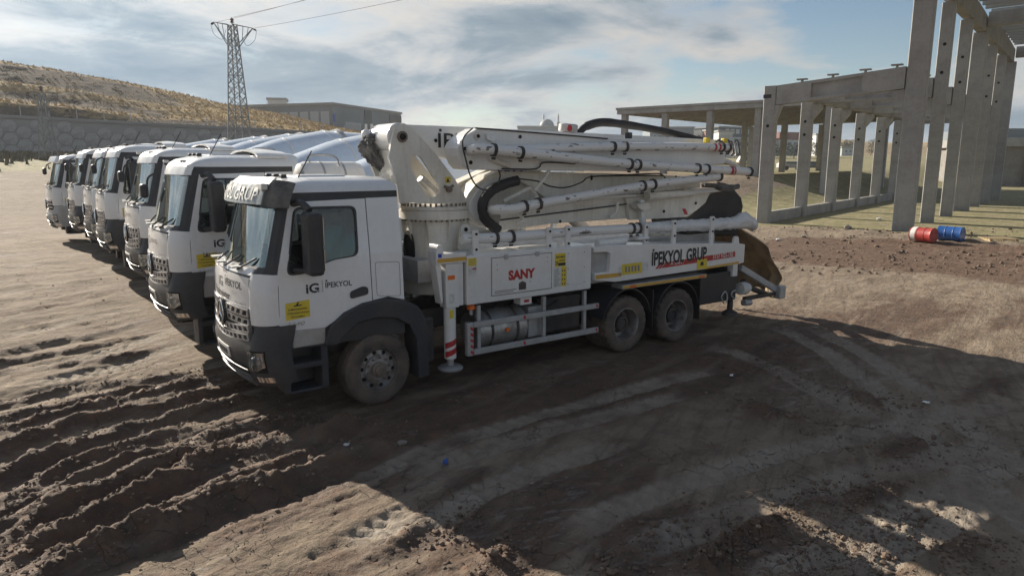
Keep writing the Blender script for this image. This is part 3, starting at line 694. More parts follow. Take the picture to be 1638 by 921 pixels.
pm = atd(385, 240, 85); pl = atd(78, 250, 80)
pz = Gs(pm.x, pm.y); P1 = pylon((pm.x, pm.y, pz), R(-8), atd(374, 40, 85).z - pz, 2.2, .72, 14, 'tall steel lattice pylon behind the mixer drums', [(-2.3, .35), (2.5, -.45)])
lz = Gs(pl.x, pl.y); P2 = pylon((pl.x, pl.y, lz), R(10), 10.9 - lz, 1.5, .5, 7, 'short faint lattice pylon in front of the hexagon wall', [(-1.2, .1), (1.2, .1)], .7)
def wire(a, b, sag, r, label):
    mb = MB(); a = Vector(a); b = Vector(b); mb.tube([a.lerp(b, k / 30) - Vector((0, 0, sag * 4 * (k / 30) * (1 - k / 30))) for k in range(31)], r, 5)
    return tag(mb.build('power_line', 'wire'), label, 'wire', 'power lines')
top1 = atd(374, 38, 85)
for i, (dx, dz, e) in enumerate(((-2.2, .1, (41, -20, 10.6)), (0, .7, (44, -20, 11)), (2.4, -.5, (47, -20, 10)))):
    wire((top1.x + dx, 85, top1.z + dz), e, 1.0, .02, 'thin power line running from the tall lattice pylon over the yard')
for i in range(3):
    a = atd(68 + 12 * i, 153, 80); b = atd(150 + 18 * i, 133, 122); wire(a, b, .5, .028, 'thin power line from the short pylon up to the hill crest')
# ------------------------------------------------------------------ buildings
def building(name, label, A, B, dep, z0, z1, wall, wins, roof='b_grey', wmat='b_glass', extra=None, wins2=()):
    """facade runs A->B (world xy, seen from the camera side); dep goes away from the camera. wins: (u0,u1,z0,z1) fractions of length / metres"""
    A = Vector((*A, 0)); B = Vector((*B, 0)); d = (B - A); L = d.length; root = empty(name, (A.x, A.y, z0), math.atan2(d.y, d.x)); tag(root, label, 'building')
    H = z1 - z0; MB().box(0, L, 0, dep, -1, H).build('wall', wall, root)
    MB().box(-.3, L + .3, -.3, dep + .3, H, H + .5).build('roof', roof, root)
    def win(x0, x1, a, b, side=False):
        m = MB(); p = MB()
        if side: m.box(-.10, .0, x0, x1, a, b); p.box(-.14, -.10, x0 + .15, x1 - .15, a + .15, b - .15)
        else: m.box(x0, x1, -.10, .0, a, b); p.box(x0 + .15, x1 - .15, -.14, -.10, a + .15, b - .15)
        w = m.build('window', 'b_white', root); p.build('pane', wmat, w)
    for u0, u1, a, b in wins: win(u0 * L, u1 * L, a, b)
    for u0, u1, a, b in wins2: win(u0 * dep, u1 * dep, a, b, True)
    if extra: extra(root, L, dep, H)
    return root
def row(n, a, b, z0, z1, gap=.25): w = (b - a) / n; return [(a + i * w + w * gap / 2, a + (i + 1) * w - w * gap / 2, z0, z1) for i in range(n)]
def left_works():
    c0 = Vector((-37.5, 150)); 
    def ex(root, L, dep, H):
        MB().box(L * .80, L - .1, -.22, -.02, H - 5.2, H - .4).build('sign_panel', 'b_dark', root)
        MB().box(L * .42, L * .52, -.16, -.02, 1, H - .2).build('cladding_strip', 'b_dark', root)
        MB().box(.2, .9, -.2, -.02, 6.5, 8.2).build('sign_panel', 'blue_ink', root)
        g = MB(); g.box(-.25, 0, .5, dep - .5, H - 4.6, H - 4.3); g.build('ledge', 'b_grey', root)
    building('factory_building', 'blue grey industrial hall with window bands behind the grassy hill', (-37.5, 150), (-27.9, 180), 26, 5, 15.0, 'b_steel',
             row(7, .15, .36, 5.2, 6.8, .2) + row(4, .54, .66, 5.0, 6.5, .2) + row(6, .68, .98, 4.0, 5.8, .2) + row(5, .1, .4, 1.5, 2.8, .3), extra=ex, wmat='b_pale', wins2=row(9, .02, .9, 5.7, 8.7, .25))
    building('rooftop_block', 'small white stair block rising beyond the golden hill crest', (-62.5, 184), (-58.2, 185), 6, 8, 18.9, 'b_white', [(.2, .8, 8.4, 10)])
left_works()
def far(px0, px1, pyt, Y, dY=0): a = atd(px0, pyt, Y); b = atd(px1, pyt, Y + dY); return (a.x, a.y), (b.x, b.y), a.z
def right_town():
    a, b, z = far(1150, 1226, 204, 255, 12); g = 5.6
    def bal(root, L, dep, H):
        MB().box(-.1, L + .1, -.5, -.02, H * .62, H * .66).build('ledge', 'b_white', root); MB().box(L * .1, L * .98, -.4, -.02, H * .30, H * .34).build('ledge', 'b_white', root)
        MB().box(-2.5, 0, 1, dep - 1, -1, H - 1.6).build('stair_tower', 'b_dark', root)
    building('office_building', 'dark blue grey office block with white window bands beyond the columns', a, b, 14, g, z, 'b_dark', row(8, .12, .98, 7.6, 9.2, .35) + row(9, .02, .98, 4.6, 6.2, .2) + row(9, .02, .98, 1.2, 3.2, .2), extra=bal, wmat='b_pale')
    a, b, z = far(1247, 1300, 212, 265, 5); building('brick_building', 'white terraced building with a brick red upper storey beyond the columns', a, b, 12, g, z - 2.6, 'b_white', row(5, .05, .95, 3.4, 5.0, .3) + row(5, .05, .95, .8, 2.2, .3),
        roof='b_brick', extra=lambda r, L, dp, H: MB().box(.6, L - .6, .6, dp - .6, H + .5, H + 2.8).build('upper_storey', 'b_brick', r))
    a, b, z = far(1134, 1150, 209, 240); building('brick_house', 'small brick red house left of the dark office block', a, b, 8, g, z, 'b_brick', row(2, .1, .9, 4, 5.6, .4))
    a, b, z = far(1306, 1332, 216, 285); building('white_house', 'pale house with a flat roof right of the brick topped building', a, b, 9, g, z, 'b_white', row(3, .08, .92, 6, 7.6, .35) + row(3, .08, .92, 2.5, 4.2, .35))
    a, b, z = far(1347, 1375, 238, 240); building('blue_shed', 'low pale blue shed in front of the dark hedge', a, b, 8, g, z + .3, 'b_pale', row(3, .1, .9, .6, 1.6, .4))
    a, b, z = far(1150, 1172, 211, 215); building('white_hall', 'low white hall with a slatted front beyond the hose tip', a, b, 9, 5, z, 'b_white', row(9, .05, .95, 1, z - 5.8, .4))
    a, b, z = far(1040, 1110, 205, 250); building('grey_warehouse', 'long grey warehouse seen under the precast roof', a, b, 14, g, z, 'b_steel', row(8, .05, .95, 5.5, 7, .3))
    a, b, z = far(828, 892, 203, 380); 
    def dome(r, L, dp, H): m = MB(); m.lathe([(4 * math.cos(t * .196), 4 * math.sin(t * .196)) for t in range(9)], (L * .75, dp / 2, H + .5), (0, 0, 1), 16); m.build('dome', 'b_steel', r, smooth=60)
    building('domed_hall', 'flat grey hall with a small dome under the twin minarets', a, b, 16, 8.5, z, 'b_steel', row(6, .08, .92, 6, 8, .3), extra=dome)
    for px, lab in ((869, 'slim banded minaret to the left of its twin above the boom'), (892, 'slim banded minaret to the right of its twin above the boom')):
        p = atd(px, 258, 395); t = atd(px, 180, 395).z; r = empty('minaret', (p.x, p.y, 8.5)); tag(r, lab, 'minaret', 'twin minarets'); H = t - 8.5
        MB().lathe([(.001, 0), (.8, 0), (.75, H * .7), (1.2, H * .71), (1.2, H * .75), (.6, H * .75), (.55, H * .9), (.001, H)], (0, 0, 0), (0, 0, 1), 10).build('shaft', 'b_white', r)
        MB().lathe([(.82, H * .45), (.84, H * .45), (.84, H * .6), (.82, H * .6)], (0, 0, 0), (0, 0, 1), 10).build('band', 'b_brick', r)
    # far golden ridge
    pts = []
    for k in range(121):
        x = -500 + 12 * k; zc = 9 + 15 * S(x, 150, 330) + 3 * math.sin(k * .31) * S(x, 150, 330) + 2 * math.sin(k * .11)
        pts.append([(x, 640, 4), (x, 690, float(zc) * .75), (x, 760, float(zc)), (x, 900, float(zc) * .9)])
    m = MB(); m.grid(pts); tag(m.build('hills', 'hill', smooth=60), kind='structure')
    # cars parked in front of the town, tiny
    for px, py, Y, mt, lab in ((1197, 243, 150, 'b_white', 'white van parked beyond the columns'), (1213, 246, 150, 'b_white', 'pale van parked beside the white van in the distance'), (1267, 263, 110, 'b_white', 'pale car parked at the far field edge'), (1303, 263, 110, 'b_grey', 'grey car parked at the far field edge')):
        p = atd(px, py, Y); g = Gs(p.x, p.y); r = empty('parked_car', (p.x, p.y, g), R(random.uniform(-20, 20))); tag(r, lab, 'car', 'cars parked far beyond the columns')
        hh = 2.0 if 'van' in lab else 1.35
        MB().xz([(-2.2, .35), (2.2, .35), (2.2, .95), (1.3, 1.0), (.7, hh), (-1.6, hh), (-2.2, .95)], -.85, .85).build('body', mt, r, bevel=.08)
        MB().xz([(-1.5, 1.0), (1.05, 1.0), (.62, hh - .1), (-1.45, hh - .1)], -.87, .87).build('window', 'b_glass', r)
        for x in (-1.4, 1.4):
            for y in (-.8, .8): MB().cyl((x, y - .1, .33), (x, y + .1, .33), .33, 12).build('wheel', 'rubber', r)
    # trees before the houses
    def tree(loc, h, w, lab):
        r = empty('distant_tree', loc); tag(r, lab, 'tree', 'dark trees before the far houses')
        MB().cyl((0, 0, -.3), (0, 0, h * .6), .16, 7, .06).build('trunk', 'bark', r); c = MB(); vs = []; fs = []
        for _ in range(700):
            t = random.random(); rr = w * math.sqrt(random.random()) * (1 - .65 * abs(t - .4)); a = random.uniform(0, 6.3); p = Vector((rr * math.cos(a), rr * math.sin(a), h * (.22 + .78 * t))); b = len(vs); s = random.uniform(.12, .32)
            for _ in range(3): vs.append(p + Vector((random.uniform(-s, s), random.uniform(-s, s), random.uniform(-s, s))))
            fs.append((b, b + 1, b + 2))
        c.add(vs, fs).build('crown', 'leaf', r, fix=False)
    k = 0
    for px, Y, h, w in ((1212, 230, 5, 2.2), (1236, 200, 4, 2.4), (1255, 205, 4.2, 2.6), (1270, 200, 3.8, 2.5), (1283, 203, 4, 2.5), (1297, 205, 4.4, 2.6), (1312, 203, 4.2, 2.6), (1322, 208, 5, 2.5), (1349, 300, 6, 2.2), (1353, 300, 7, 2), (1357, 302, 6, 2), (1362, 300, 7, 2), (1367, 300, 6.5, 2.2), (1372, 303, 6, 2.2), (1393, 300, 7, 2.3), (1401, 300, 7.5, 2.3)):
        p = atd(px, 250, Y); tree((p.x, p.y, Gs(p.x, p.y)), h, w, 'dark bushy tree in the row before the far houses')
right_town()
# ------------------------------------------------------------------ precast concrete halls
U3, V3 = Vector((UX, UY, 0)), Vector((VX, VY, 0)); HRZ = math.atan2(VY, VX)   # local x = V, local y = U
def col_mesh(wx, wy, h, ch=.04): 
    m = MB(); o = [(-wx / 2 + ch, -wy / 2), (wx / 2 - ch, -wy / 2), (wx / 2, -wy / 2 + ch), (wx / 2, wy / 2 - ch), (wx / 2 - ch, wy / 2), (-wx / 2 + ch, wy / 2), (-wx / 2, wy / 2 - ch), (-wx / 2, -wy / 2 + ch)]
    return m.prism([(x, y, -.6) for x, y in o], (0, 0, h + .6))
def hall():
    C0 = Vector((CX0, CY0, 0)); root = empty('precast_hall', C0, HRZ); tag(root, 'unfinished precast concrete hall of tall columns, girders and roof purlins', 'building')
    s = 6.3; Bx = -7.1; By = -.1
    def place(m, name, x, y, z, mt='concrete'):
        o = m.build(name, mt, root); o.location = (x, y, z); return o
    def holes(x, y, wy, zs):
        for z in zs: MB().cyl((x, y - wy / 2 - .012, z), (x, y - wy / 2 + .02, z), .09, 10).build('socket', 'hole', root)
    HT = 12.1
    for k in range(7):
        main = k % 3 == 0; wx = .92 if main else .66; wy = .6 if main else .5
        p = C0 + U3 * s * k; g = 0.0
        place(col_mesh(wx, wy, HT + (1.2 if k == 0 else 0 if main else -.1)), 'column', 0, s * k, g)
        if not main: holes(0, s * k, wy, (9.8, 8.3))
        c = MB(); c.prism([(-wx / 2, 0, 6.95), (-wx / 2 - .55, 0, 6.95), (-wx / 2 - .55, 0, 6.6), (-wx / 2, 0, 6.05)], (0, .42, 0)); place(c, 'corbel', 0, s * k - .21, 0)
        # far row of the tall bay, beyond the frame
        if main: place(col_mesh(wx, wy, HT), 'column', 17, s * k, 0)
    for k in (-3, 0, 3):
        b = MB(); y0, y1 = s * k + .03, s * (k + 3) - .03
        b.prism([(-.27, y0, HT + .02), (-.27, y1, HT + .02), (-.27, y1, HT + 1.05), (-.27, (y0 + y1) / 2, HT + 1.45), (-.27, y0, HT + 1.05)], (.54, 0, 0)); b.build('edge_beam', 'concrete_dark', root)
        b = MB(); b.box(16.7, 17.3, y0, y1, HT + .02, HT + 1.1); b.build('edge_beam', 'concrete_dark', root)
    for k in (-3, 0, 3, 6):
        b = MB(); b.box(.35, 16.6, s * k - .32, s * k + .32, HT + .35, HT + 1.25); b.build('girder', 'concrete', root)
    y = -3 * s + 1.1
    pm = MB().prism([(.32, -.20, 0), (.32, .20, 0), (.32, .13, -.42), (.32, -.13, -.42)], (16.2, 0, 0)); pr = None
    while y < 6 * s - .8:
        if min(abs(y - s * k) for k in (-3, 0, 3, 6)) > .75:
            if pr is None: o = pr = pm.build('purlin', 'grey_conc', root)
            else: o = pr.copy(); COL.objects.link(o)
            o.location = (0, y, HT + 1.62)
        y += 1.45
    # lower bay: columns, tapered girders, plinth
    for k in range(7):
        tall = k == 0; h = 7.55 if tall else 7.05; x, yy = Bx, By + s * k; p = C0 + V3 * x + U3 * yy
        place(col_mesh(.66, .58, h), 'column', x, yy, 0); holes(x, yy, .58, (5.4,) if tall else (5.9, 5.1))
        if not tall:
            c = MB(); c.prism([(.33, 0, 6.95), (.85, 0, 6.95), (.85, 0, 6.65), (.33, 0, 6.0)], (0, .5, 0)); place(c, 'corbel', x, yy - .25, 0)
        else:
            c = MB(); c.prism([(.33, 0, 6.5), (.62, 0, 6.5), (.33, 0, 5.7)], (0, .5, 0)); place(c, 'corbel', x, yy - .25, 0)
            MB().box(x - .34, x + .1, yy - .30, yy - .285, 6.9, 7.1).build('bearing_strip', 'ink', root)
        g = MB(); xa, xb = x + (.36 if tall else .37), -.36 if k % 3 else -.50
        za, zb = (6.52, 7.0) if tall else (6.97, 6.97); ta, tb = (7.55, 8.05) if tall else (8.0, 8.05)
        g.prism([(xa, yy - .1, za), (xb, yy - .1, zb), (xb, yy - .1, tb), (xa, yy - .1, ta)], (0, .2, 0))
        for f0, f1 in ((0., .29), (.69, 1.)):
            q = lambda f, a, b: a + (b - a) * f
            g.prism([(q(f0, xa, xb), yy - .24, q(f0, za, zb)), (q(f1, xa, xb), yy - .24, q(f1, za, zb)), (q(f1, xa, xb), yy - .24, q(f1, ta, tb)), (q(f0, xa, xb), yy - .24, q(f0, ta, tb))], (0, .48, 0))
        for lo in (0, 1):
            A, B_ = ((za + .003, zb + .003) if not lo else (ta - .16, tb - .16)); g.prism([(xa + .004, yy - .235, A), (xb - .004, yy - .235, B_), (xb - .004, yy - .235, B_ + .157), (xa + .004, yy - .235, A + .157)], (0, .47, 0))
        g.build('girder', 'concrete', root)
        for f in (.2, .45, .7, .93):
            if k < 2: q = MB(); xx = xa + (xb - xa) * f; zz = ta + (tb - ta) * f; q.box(xx - .04, xx + .04, yy - .1, yy + .1, zz, zz + .12); q.box(xx - .26, xx + .26, yy - .14, yy + .14, zz + .12, zz + .19); q.build('bearing_plate', 'concrete_dark', root)
        if k < 6: 
            MB().box(x - .14, x + .14, yy + .31, yy + s - .31, -.4, .62).build('plinth_beam', 'concrete', root)
            MB().box(x + .45, x + .8, yy + .27, yy + s - .27, 7.0, 7.5).build('tie_beam', 'concrete_dark', root)
    return root
mk('grey_conc', (.36, .37, .38), .85, dirt=(.24, .245, .25), amt=.5, scale=.8)
hall()
def far_hall():
    P0 = atd(995, 176, 80); zt = P0.z; root = empty('precast_roofed_hall', (P0.x, P0.y, 0), HRZ); tag(root, 'distant precast hall with a flat concrete roof on slim columns', 'building')
    L, dp = 23, 38
    MB().box(-.4, L, -.4, -.0, zt - .50, zt - .05).build('edge_beam', 'concrete', root); MB().box(-.4, 0, .03, dp, zt - .50, zt - .06).build('edge_beam', 'concrete', root)
    MB().box(-.5, L + .1, -.5, dp, zt - .04, zt + .2).build('roof_slab', 'concrete', root)
    for i in range(1, 13): MB().box(.03, L - .1, i * 3 - .2, i * 3 + .2, zt - .45, zt - .05).build('roof_rib', 'concrete_dark', root)
    for i, t in enumerate((.3, 5.3, 10.4, 15.4, 22)):
        for j, u in enumerate((0.2, 22, 37)):
            x, y = t, u; w = P0.xy + Vector((VX, VY)) * x + Vector((UX, UY)) * y; g = Gs(w.x, w.y) - .2
            o = MB().box(-.3, .3, -.3, .3, 0, zt - .51 - g).build('column', 'concrete', root); o.location = (x, y, g)
    # hall wall further right, behind the tall columns
    A = atd(1596, 206, 98); B = atd(1720, 210, 98); r = empty('grey_hall', (A.x, A.y, Gs(A.x, A.y) - .2)); tag(r, 'low grey hall with concrete bays behind the tall columns', 'building'); L = B.x - A.x; H = A.z - r.location.z
    MB().box(0, L, 0, 14, 0, H - 2.4).build('wall', 'concrete_dark', r); MB().box(-.6, L, -1.2, 14, H - 2.4, H - 1.2).build('beam', 'concrete', r); MB().box(-.6, L, -.8, 14, H - 1.19, H).build('roof_edge', 'b_steel', r)
    for i in range(4): MB().box(.2 + i * 4, .8 + i * 4, -1.0, -.02, 0, H - 2.41).build('column', 'concrete', r)
far_hall()
# ------------------------------------------------------------------ truck cab: surfaces
def itp(T, z): return float(np.interp(z, [a for a, b in T], [b for a, b in T]))
CXF = [(.4, -1.66), (1.0, -1.72), (1.5, -1.755), (1.95, -1.74), (2.12, -1.64), (2.93, -1.42), (3.05, -1.38), (3.12, -1.33), (3.19, -1.22), (3.25, -.95)]
CWW = [(.4, 1.20), (1.6, 1.19), (2.2, 1.15), (2.95, 1.06), (3.08, 1.05), (3.15, 1.02), (3.20, .95), (3.25, .78)]
BXF = [(.45, -1.60), (.55, -1.72), (.75, -1.80), (1.0, -1.83), (1.1, -1.80), (1.3, -1.74), (1.4, -1.73)]
BWW = [(.45, 1.20), (.6, 1.24), (1.4, 1.235)]
XR = .46
class Surf:
    def __init__(s, xf, ww, dz=0, bow=.11, rcx=.23, rcy=.24): s.xf, s.ww, s.dz, s.bow, s.rcx, s.rcy = xf, ww, dz, bow, rcx, rcy
    def w(s, z): return itp(s.ww, z)
    def P(s, t, z):
        a = abs(t); g = 1 if t > 0 else -1; xf = itp(s.xf, z); w = s.w(z); yc = w - s.rcy
        if a <= 1: return Vector((xf + s.bow * a * a, g * a * yc, z + s.dz))
        if a <= 2:
            th = (a - 1) * math.pi / 2; return Vector((xf + s.bow + s.rcx * (1 - math.cos(th)), g * (yc + s.rcy * math.sin(th)), z + s.dz))
        xc = xf + s.bow + s.rcx; return Vector((xc + (a - 2) * (XR - xc), g * w, z + s.dz))
    def N(s, t, z, off=0.):
        e = 1e-3; a = s.P(t + e, z) - s.P(t - e, z); b = s.P(t, z + e) - s.P(t, z - e); n = a.cross(b).normalized()
        p = s.P(t, z)
        if n.dot(Vector((p.x - .0, p.y, 0))) < 0: n = -n
        return p + n * off
    def Y(s, y, z, off=0.): return s.N(y / (s.w(z) - s.rcy), z, off)
    def patch(s, t0, t1, z0, z1, nt=12, nz=5, off=.02, th=.03, name='panel', m='white_cab', par=None, smooth=40):
        f0 = z0 if callable(z0) else (lambda t: z0); f1 = z1 if callable(z1) else (lambda t: z1)
        G_ = [[(t0 + (t1 - t0) * i / nt, f0(t0 + (t1 - t0) * i / nt) + (f1(t0 + (t1 - t0) * i / nt) - f0(t0 + (t1 - t0) * i / nt)) * j / nz) for j in range(nz + 1)] for i in range(nt + 1)]
        A = [[s.N(t, z, off) for t, z in r] for r in G_]; mb = MB()
        if th: mb.sheet(A, lambda i, j: s.N(*G_[i][j], off - th) - A[i][j])
        else: mb.grid(A)
        return mb.build(name, m, par, smooth=smooth)
    def cells(s, t0, t1, n, z0, z1, off, dep, name, m, par, lean=.25):
        mb = MB(); f0 = z0 if callable(z0) else (lambda t: z0); f1 = z1 if callable(z1) else (lambda t: z1)
        for i in range(n):
            a = t0 + (t1 - t0) * i / n; b = t0 + (t1 - t0) * (i + 1) / n; d = b - a
            def q(u, v): t = a + d * u; return (t, f0(t) + (f1(t) - f0(t)) * v)
            o = [q(0, 0), q(1, 0), q(1, 1), q(0, 1)]; k = [q(.12, .22), q(.78, .22), q(.88, .80), q(.12 + lean, .80)]
            O = [s.N(*p, off) for p in o]; I = [s.N(*p, off) for p in k]
            # depth follows the surface normal of the cell centre
            c = q(.5, .5); dv = s.N(*c, off - dep) - s.N(*c, off); mb.ring(O, I, dv)
        return mb.build(name, m, par)
def lathe_y(mb, prof, x, y, z, sg, n=40): return mb.lathe(prof, (x, y, z), (0, sg, 0), n, r0=(1, 0, 0))
def wheel(par, x, sg, dual=False, steer=0., r=.53, rim=1., drive=False):
    """sg -1: side towards negative y. The tyre is the part, rim and hub its pieces"""
    def tyre(name, yc):
        prof = [(.29, -.13), (.31, -.15), (.40, -.168), (.47, -.165), (r - .035, -.150), (r - .004, -.128), (r, -.07), (r - .012, -.068), (r - .012, -.055), (r, -.053), (r + .002, 0)]
        prof = prof + [(a, -b) for a, b in prof[-2::-1]]; mb = MB(); n = 96; m = len(prof); vs = []
        for k in range(n):
            a = 2 * math.pi * k / n; c, s_ = math.cos(a), math.sin(a)
            for i, (rr, h) in enumerate(prof):
                cut = 0
                if drive and rr > r - .03: cut = .020 if (k // 2 + (1 if h > 0 else 0)) % 2 else 0
                elif rr > r - .02 and abs(h) > .06: cut = .008 if (k + (1 if h > 0 else 0)) % 3 == 0 else 0
                vs.append((x + (rr - cut) * c, yc + h, .515 + (rr - cut) * s_))
        fs = [(k * m + i, ((k + 1) % n) * m + i, ((k + 1) % n) * m + i + 1, k * m + i + 1) for k in range(n) for i in range(m - 1)]
        mb.add(vs, fs); return mb.build(name, 'rubber', par, smooth=30)
    yc = sg * 1.06; t = tyre('wheel', yc)
    k = rim; q = MB()
    if not dual:
        lathe_y(q, [(.285 * k, .02), (.30 * k, .135), (.312 * k, .148), (.318 * k, .140), (.318 * k, .150), (.30 * k, .152), (.285 * k, .135), (.275 * k, .10), (.262 * k, .085), (.205 * k, .10), (.198 * k, .125), (.12 * k, .13), (.10, .135)], x, yc, .515, sg)
        rm = q.build('rim', 'rim', t, smooth=30)
        h = MB(); lathe_y(h, [(.118, .125), (.115, .165), (.09, .18), (.085, .205), (.06, .215), (.001, .217)], x, yc, .515, sg, 20); h.build('hub', 'hub', t, smooth=30)
        b = MB(); v = MB()
        for i in range(10):
            a = 2 * math.pi * (i + .3) / 10; rr = .165 * k; c = Vector((x + rr * math.cos(a), yc + sg * .12, .515 + rr * math.sin(a))); b.cyl(c, c + Vector((0, sg * .035, 0)), .019, 7)
            a += .314; rr = .236 * k; c = Vector((x + rr * math.cos(a), yc + sg * .088, .515 + rr * math.sin(a))); v.cyl(c, c + Vector((0, sg * .012, 0)), .030, 10)
        tag(b.build('bolt_ring', 'hub', t), kind='stuff'); tag(v.build('vent_ring', 'hole', t), kind='stuff')
    else:
        lathe_y(q, [(.318, .150), (.30, .152), (.29, .13), (.278, .06), (.272, -.06), (.255, -.09), (.19, -.10), (.15, -.11), (.14, -.11)], x, yc, .515, sg); q.build('rim', 'rim', t, smooth=30)
        h = MB(); lathe_y(h, [(.19, -.098), (.185, -.03), (.15, .0), (.14, .05), (.10, .06), (.09, .03), (.001, .032)], x, yc, .515, sg, 20); h.build('hub', 'chassis', t, smooth=30)
        b = MB()
        for i in range(10): a = 2 * math.pi * i / 10; c = Vector((x + .168 * math.cos(a), yc - sg * .03, .515 + .168 * math.sin(a))); b.cyl(c, c + Vector((0, sg * .04, 0)), .017, 7)
        tag(b.build('bolt_ring', 'hub', t), kind='stuff'); tyre('inner_wheel', sg * .71)
    if steer:
        M = Matrix.Translation((x, sg * .9, .515)) @ Matrix.Rotation(steer, 4, 'Z') @ Matrix.Translation((-x, -sg * .9, -.515)); t.data.transform(M)
        for c in t.children: c.data.transform(M)
    return t
def cab(root, dz=0, visor=False, door_text='pump', old=False, steer=0.):
    S_ = Surf(CXF, CWW, dz); Bm = Surf(BXF, BWW, dz, .11, .30, .26)
    # dark shell with openings for the panes
    zs = [1.0, 1.3, 1.55, 1.8, 1.97, 2.12, 2.4, 2.66, 2.92, 3.0, 3.08]; ts = [-3, -2.75, -2.4, -2.02, -1.75, -1.5, -1.2, -1, -.5, 0, .5, 1, 1.2, 1.5, 1.75, 2.02, 2.4, 2.75, 3]
    mb = MB(); b0 = [[S_.P(t, z) for z in zs] for t in ts]
    for i in range(len(ts) - 1):
        for j in range(len(zs) - 1):
            tm = abs(ts[i] + ts[i + 1]) / 2; zm = (zs[j] + zs[j + 1]) / 2
            if 2.12 < zm < 2.92 and (tm < 1.5 or 2.02 < tm < 2.75): continue
            mb.add([b0[i][j], b0[i + 1][j], b0[i + 1][j + 1], b0[i][j + 1]], [(0, 1, 2, 3)])
    mb.box(XR - .05, XR - .001, -1.04, 1.04, 1.0 + dz, 3.07 + dz); mb.box(-1.5, XR - .06, -1.0, 1.0, 1.2 + dz, 1.28 + dz)
    mb.build('cab_shell', 'black', root)
    # roof
    rz = [3.07, 3.10, 3.13, 3.16, 3.19, 3.215, 3.235, 3.25]; tt = [-3 + 6 * i / 60 for i in range(61)]
    mb = MB(); rows = []
    for z in rz:
        row_ = [S_.N(t, z, .012) for t in tt]
        if z > 3.13:
            k = (z - 3.13) * 1.1
            row_ = [Vector((min(p.x, XR - k), p.y, p.z)) for p in row_]
        rows.append(row_)
    mb.grid(rows); mb.add(rows[-1], [tuple(range(61))]); mb.add([r[0] for r in rows] + [r[-1] for r in rows], [(i, i + 1, len(rz) + i + 1, len(rz) + i) for i in range(len(rz) - 1)])
    mb.add(rows[0], [tuple(range(61))]); rf = mb.build('roof', 'white_cab', root, smooth=50)
    MB().box(-.75, -.05, -.42, .42, 3.251 + dz, 3.285 + dz).build('roof_hatch', 'white_cab', rf, bevel=.015)
    for y in (-.35, 0, .35): m = MB(); m.box(-.98, -.90, y - .06, y + .06, 3.24 + dz, 3.30 + dz); m.build('marker_lamp', 'black', rf, bevel=.015)
    for y in (-.82, .82): MB().box(-1.33, -1.24, y - .05, y + .05, 3.135 + dz, 3.185 + dz).build('marker_lamp', 'plate', rf, bevel=.012)
    m = MB(); m.tube([(-.85, -.62, 3.2 + dz), (-.62, -.66, 3.62 + dz)], .008, 5); m.build('antenna', 'black', rf)
    # white front pieces
    zt = lambda t: 1.985 - .02 * abs(t)
    fp = S_.patch(-1.0, 1.0, 1.57, zt, 16, 4, .022, .03, 'front_panel', 'white_cab', root)
    for g in (-1, 1): S_.patch(g * 1.03, g * 2.03, lambda t: 1.36, lambda t: 2.03 - .02 * abs(abs(t) - 1.5), 10, 4, .022, .03, 'corner_panel', 'white_cab', root)
    S_.patch(-1.6, 1.6, 2.935, 3.075, 20, 2, .010, .02, 'roof_header', 'white_cab', root)
    S_.patch(-1.02, 1.02, 2.0, 2.085, 14, 2, .018, .03, 'cowl', 'grey_paint' if not visor else 'white_cab', root)
    ws = S_.patch(-1.52, 1.52, 2.115, 2.93, 24, 6, -.004, 0, 'windscreen', 'windscreen', root, smooth=60)
    for t, u in ((.55, .12), (-.1, -.5), (-.62, -1.0)):
        m = MB(); m.tube([S_.N(t, 2.03, .05), S_.N((t + u) / 2, 2.13, .045), S_.N(u, 2.22, .02)], .014, 5); m.box(0, 0, 0, 0, 0, 0) if 0 else None; m.build('wiper', 'black', root)
    for t in (-.55, .15, .8):
        m = MB(); p = S_.N(t, 2.06, .07); m.box(p.x - .06, p.x + .06, p.y - .09, p.y + .09, p.z - .02, p.z); m.build('wiper_step', 'galv', root)
    # grille
    S_.patch(-1.0, 1.0, 1.0, 1.57, 14, 3, .004, 0, 'grille_backing', 'hole', root)
    if not old:
        for g in (-1, 1):
            for z0, z1 in ((1.455, 1.56), (1.335, 1.44)): S_.cells(g * .24, g * .98, 4, z0, z1, .045, .05, 'grille_row', 'silver', root, .22)
        c = lambda b: (lambda t: b + .07 * abs(t) ** 1.6)
        S_.cells(-.98, .98, 12, c(1.185), c(1.285), .060, .06, 'grille_row', 'silver', root, .22); S_.cells(-.98, .98, 12, c(1.075), c(1.172), .075, .07, 'grille_row', 'silver', root, .22)
    else:
        for z in (1.12, 1.25, 1.38, 1.5): S_.patch(-.95, .95, z, z + .06, 12, 1, .04, .05, 'grille_bar', 'silver', root)
    x0 = S_.P(0, 1.39).x - .075
    e = MB(); e.lathe([(.150, 0), (.172, .008), (.185, 0), (.172, -.02), (.150, 0)], (x0, 0, 1.39 + dz), (-1, 0, 0), 32)
    for k in range(3):
        a = math.pi / 2 + k * 2.0944; d = Vector((0, math.cos(a), math.sin(a))); p = Vector((0, -d.z, d.y)); o = Vector((x0 - .004, 0, 1.39 + dz))
        e.add([o + p * .022, o - p * .022, o + d * .165, o + Vector((-.02, 0, 0))], [(0, 3, 2), (1, 2, 3), (0, 2, 1)])
    e.build('emblem', 'chrome', root, smooth=40)
    dk = MB(); dk.lathe([(.001, 0), (.20, 0), (.20, -.03), (.001, -.03)], (x0 + .012, 0, 1.39 + dz), (-1, 0, 0), 24); dk.build('emblem_plate', 'black', root)
    # bumper, lamps, plate
    top = lambda t: 1.075 + .07 * min(abs(t), 1.) ** 1.6 + .20 * float(S(abs(t), .98, 1.12))
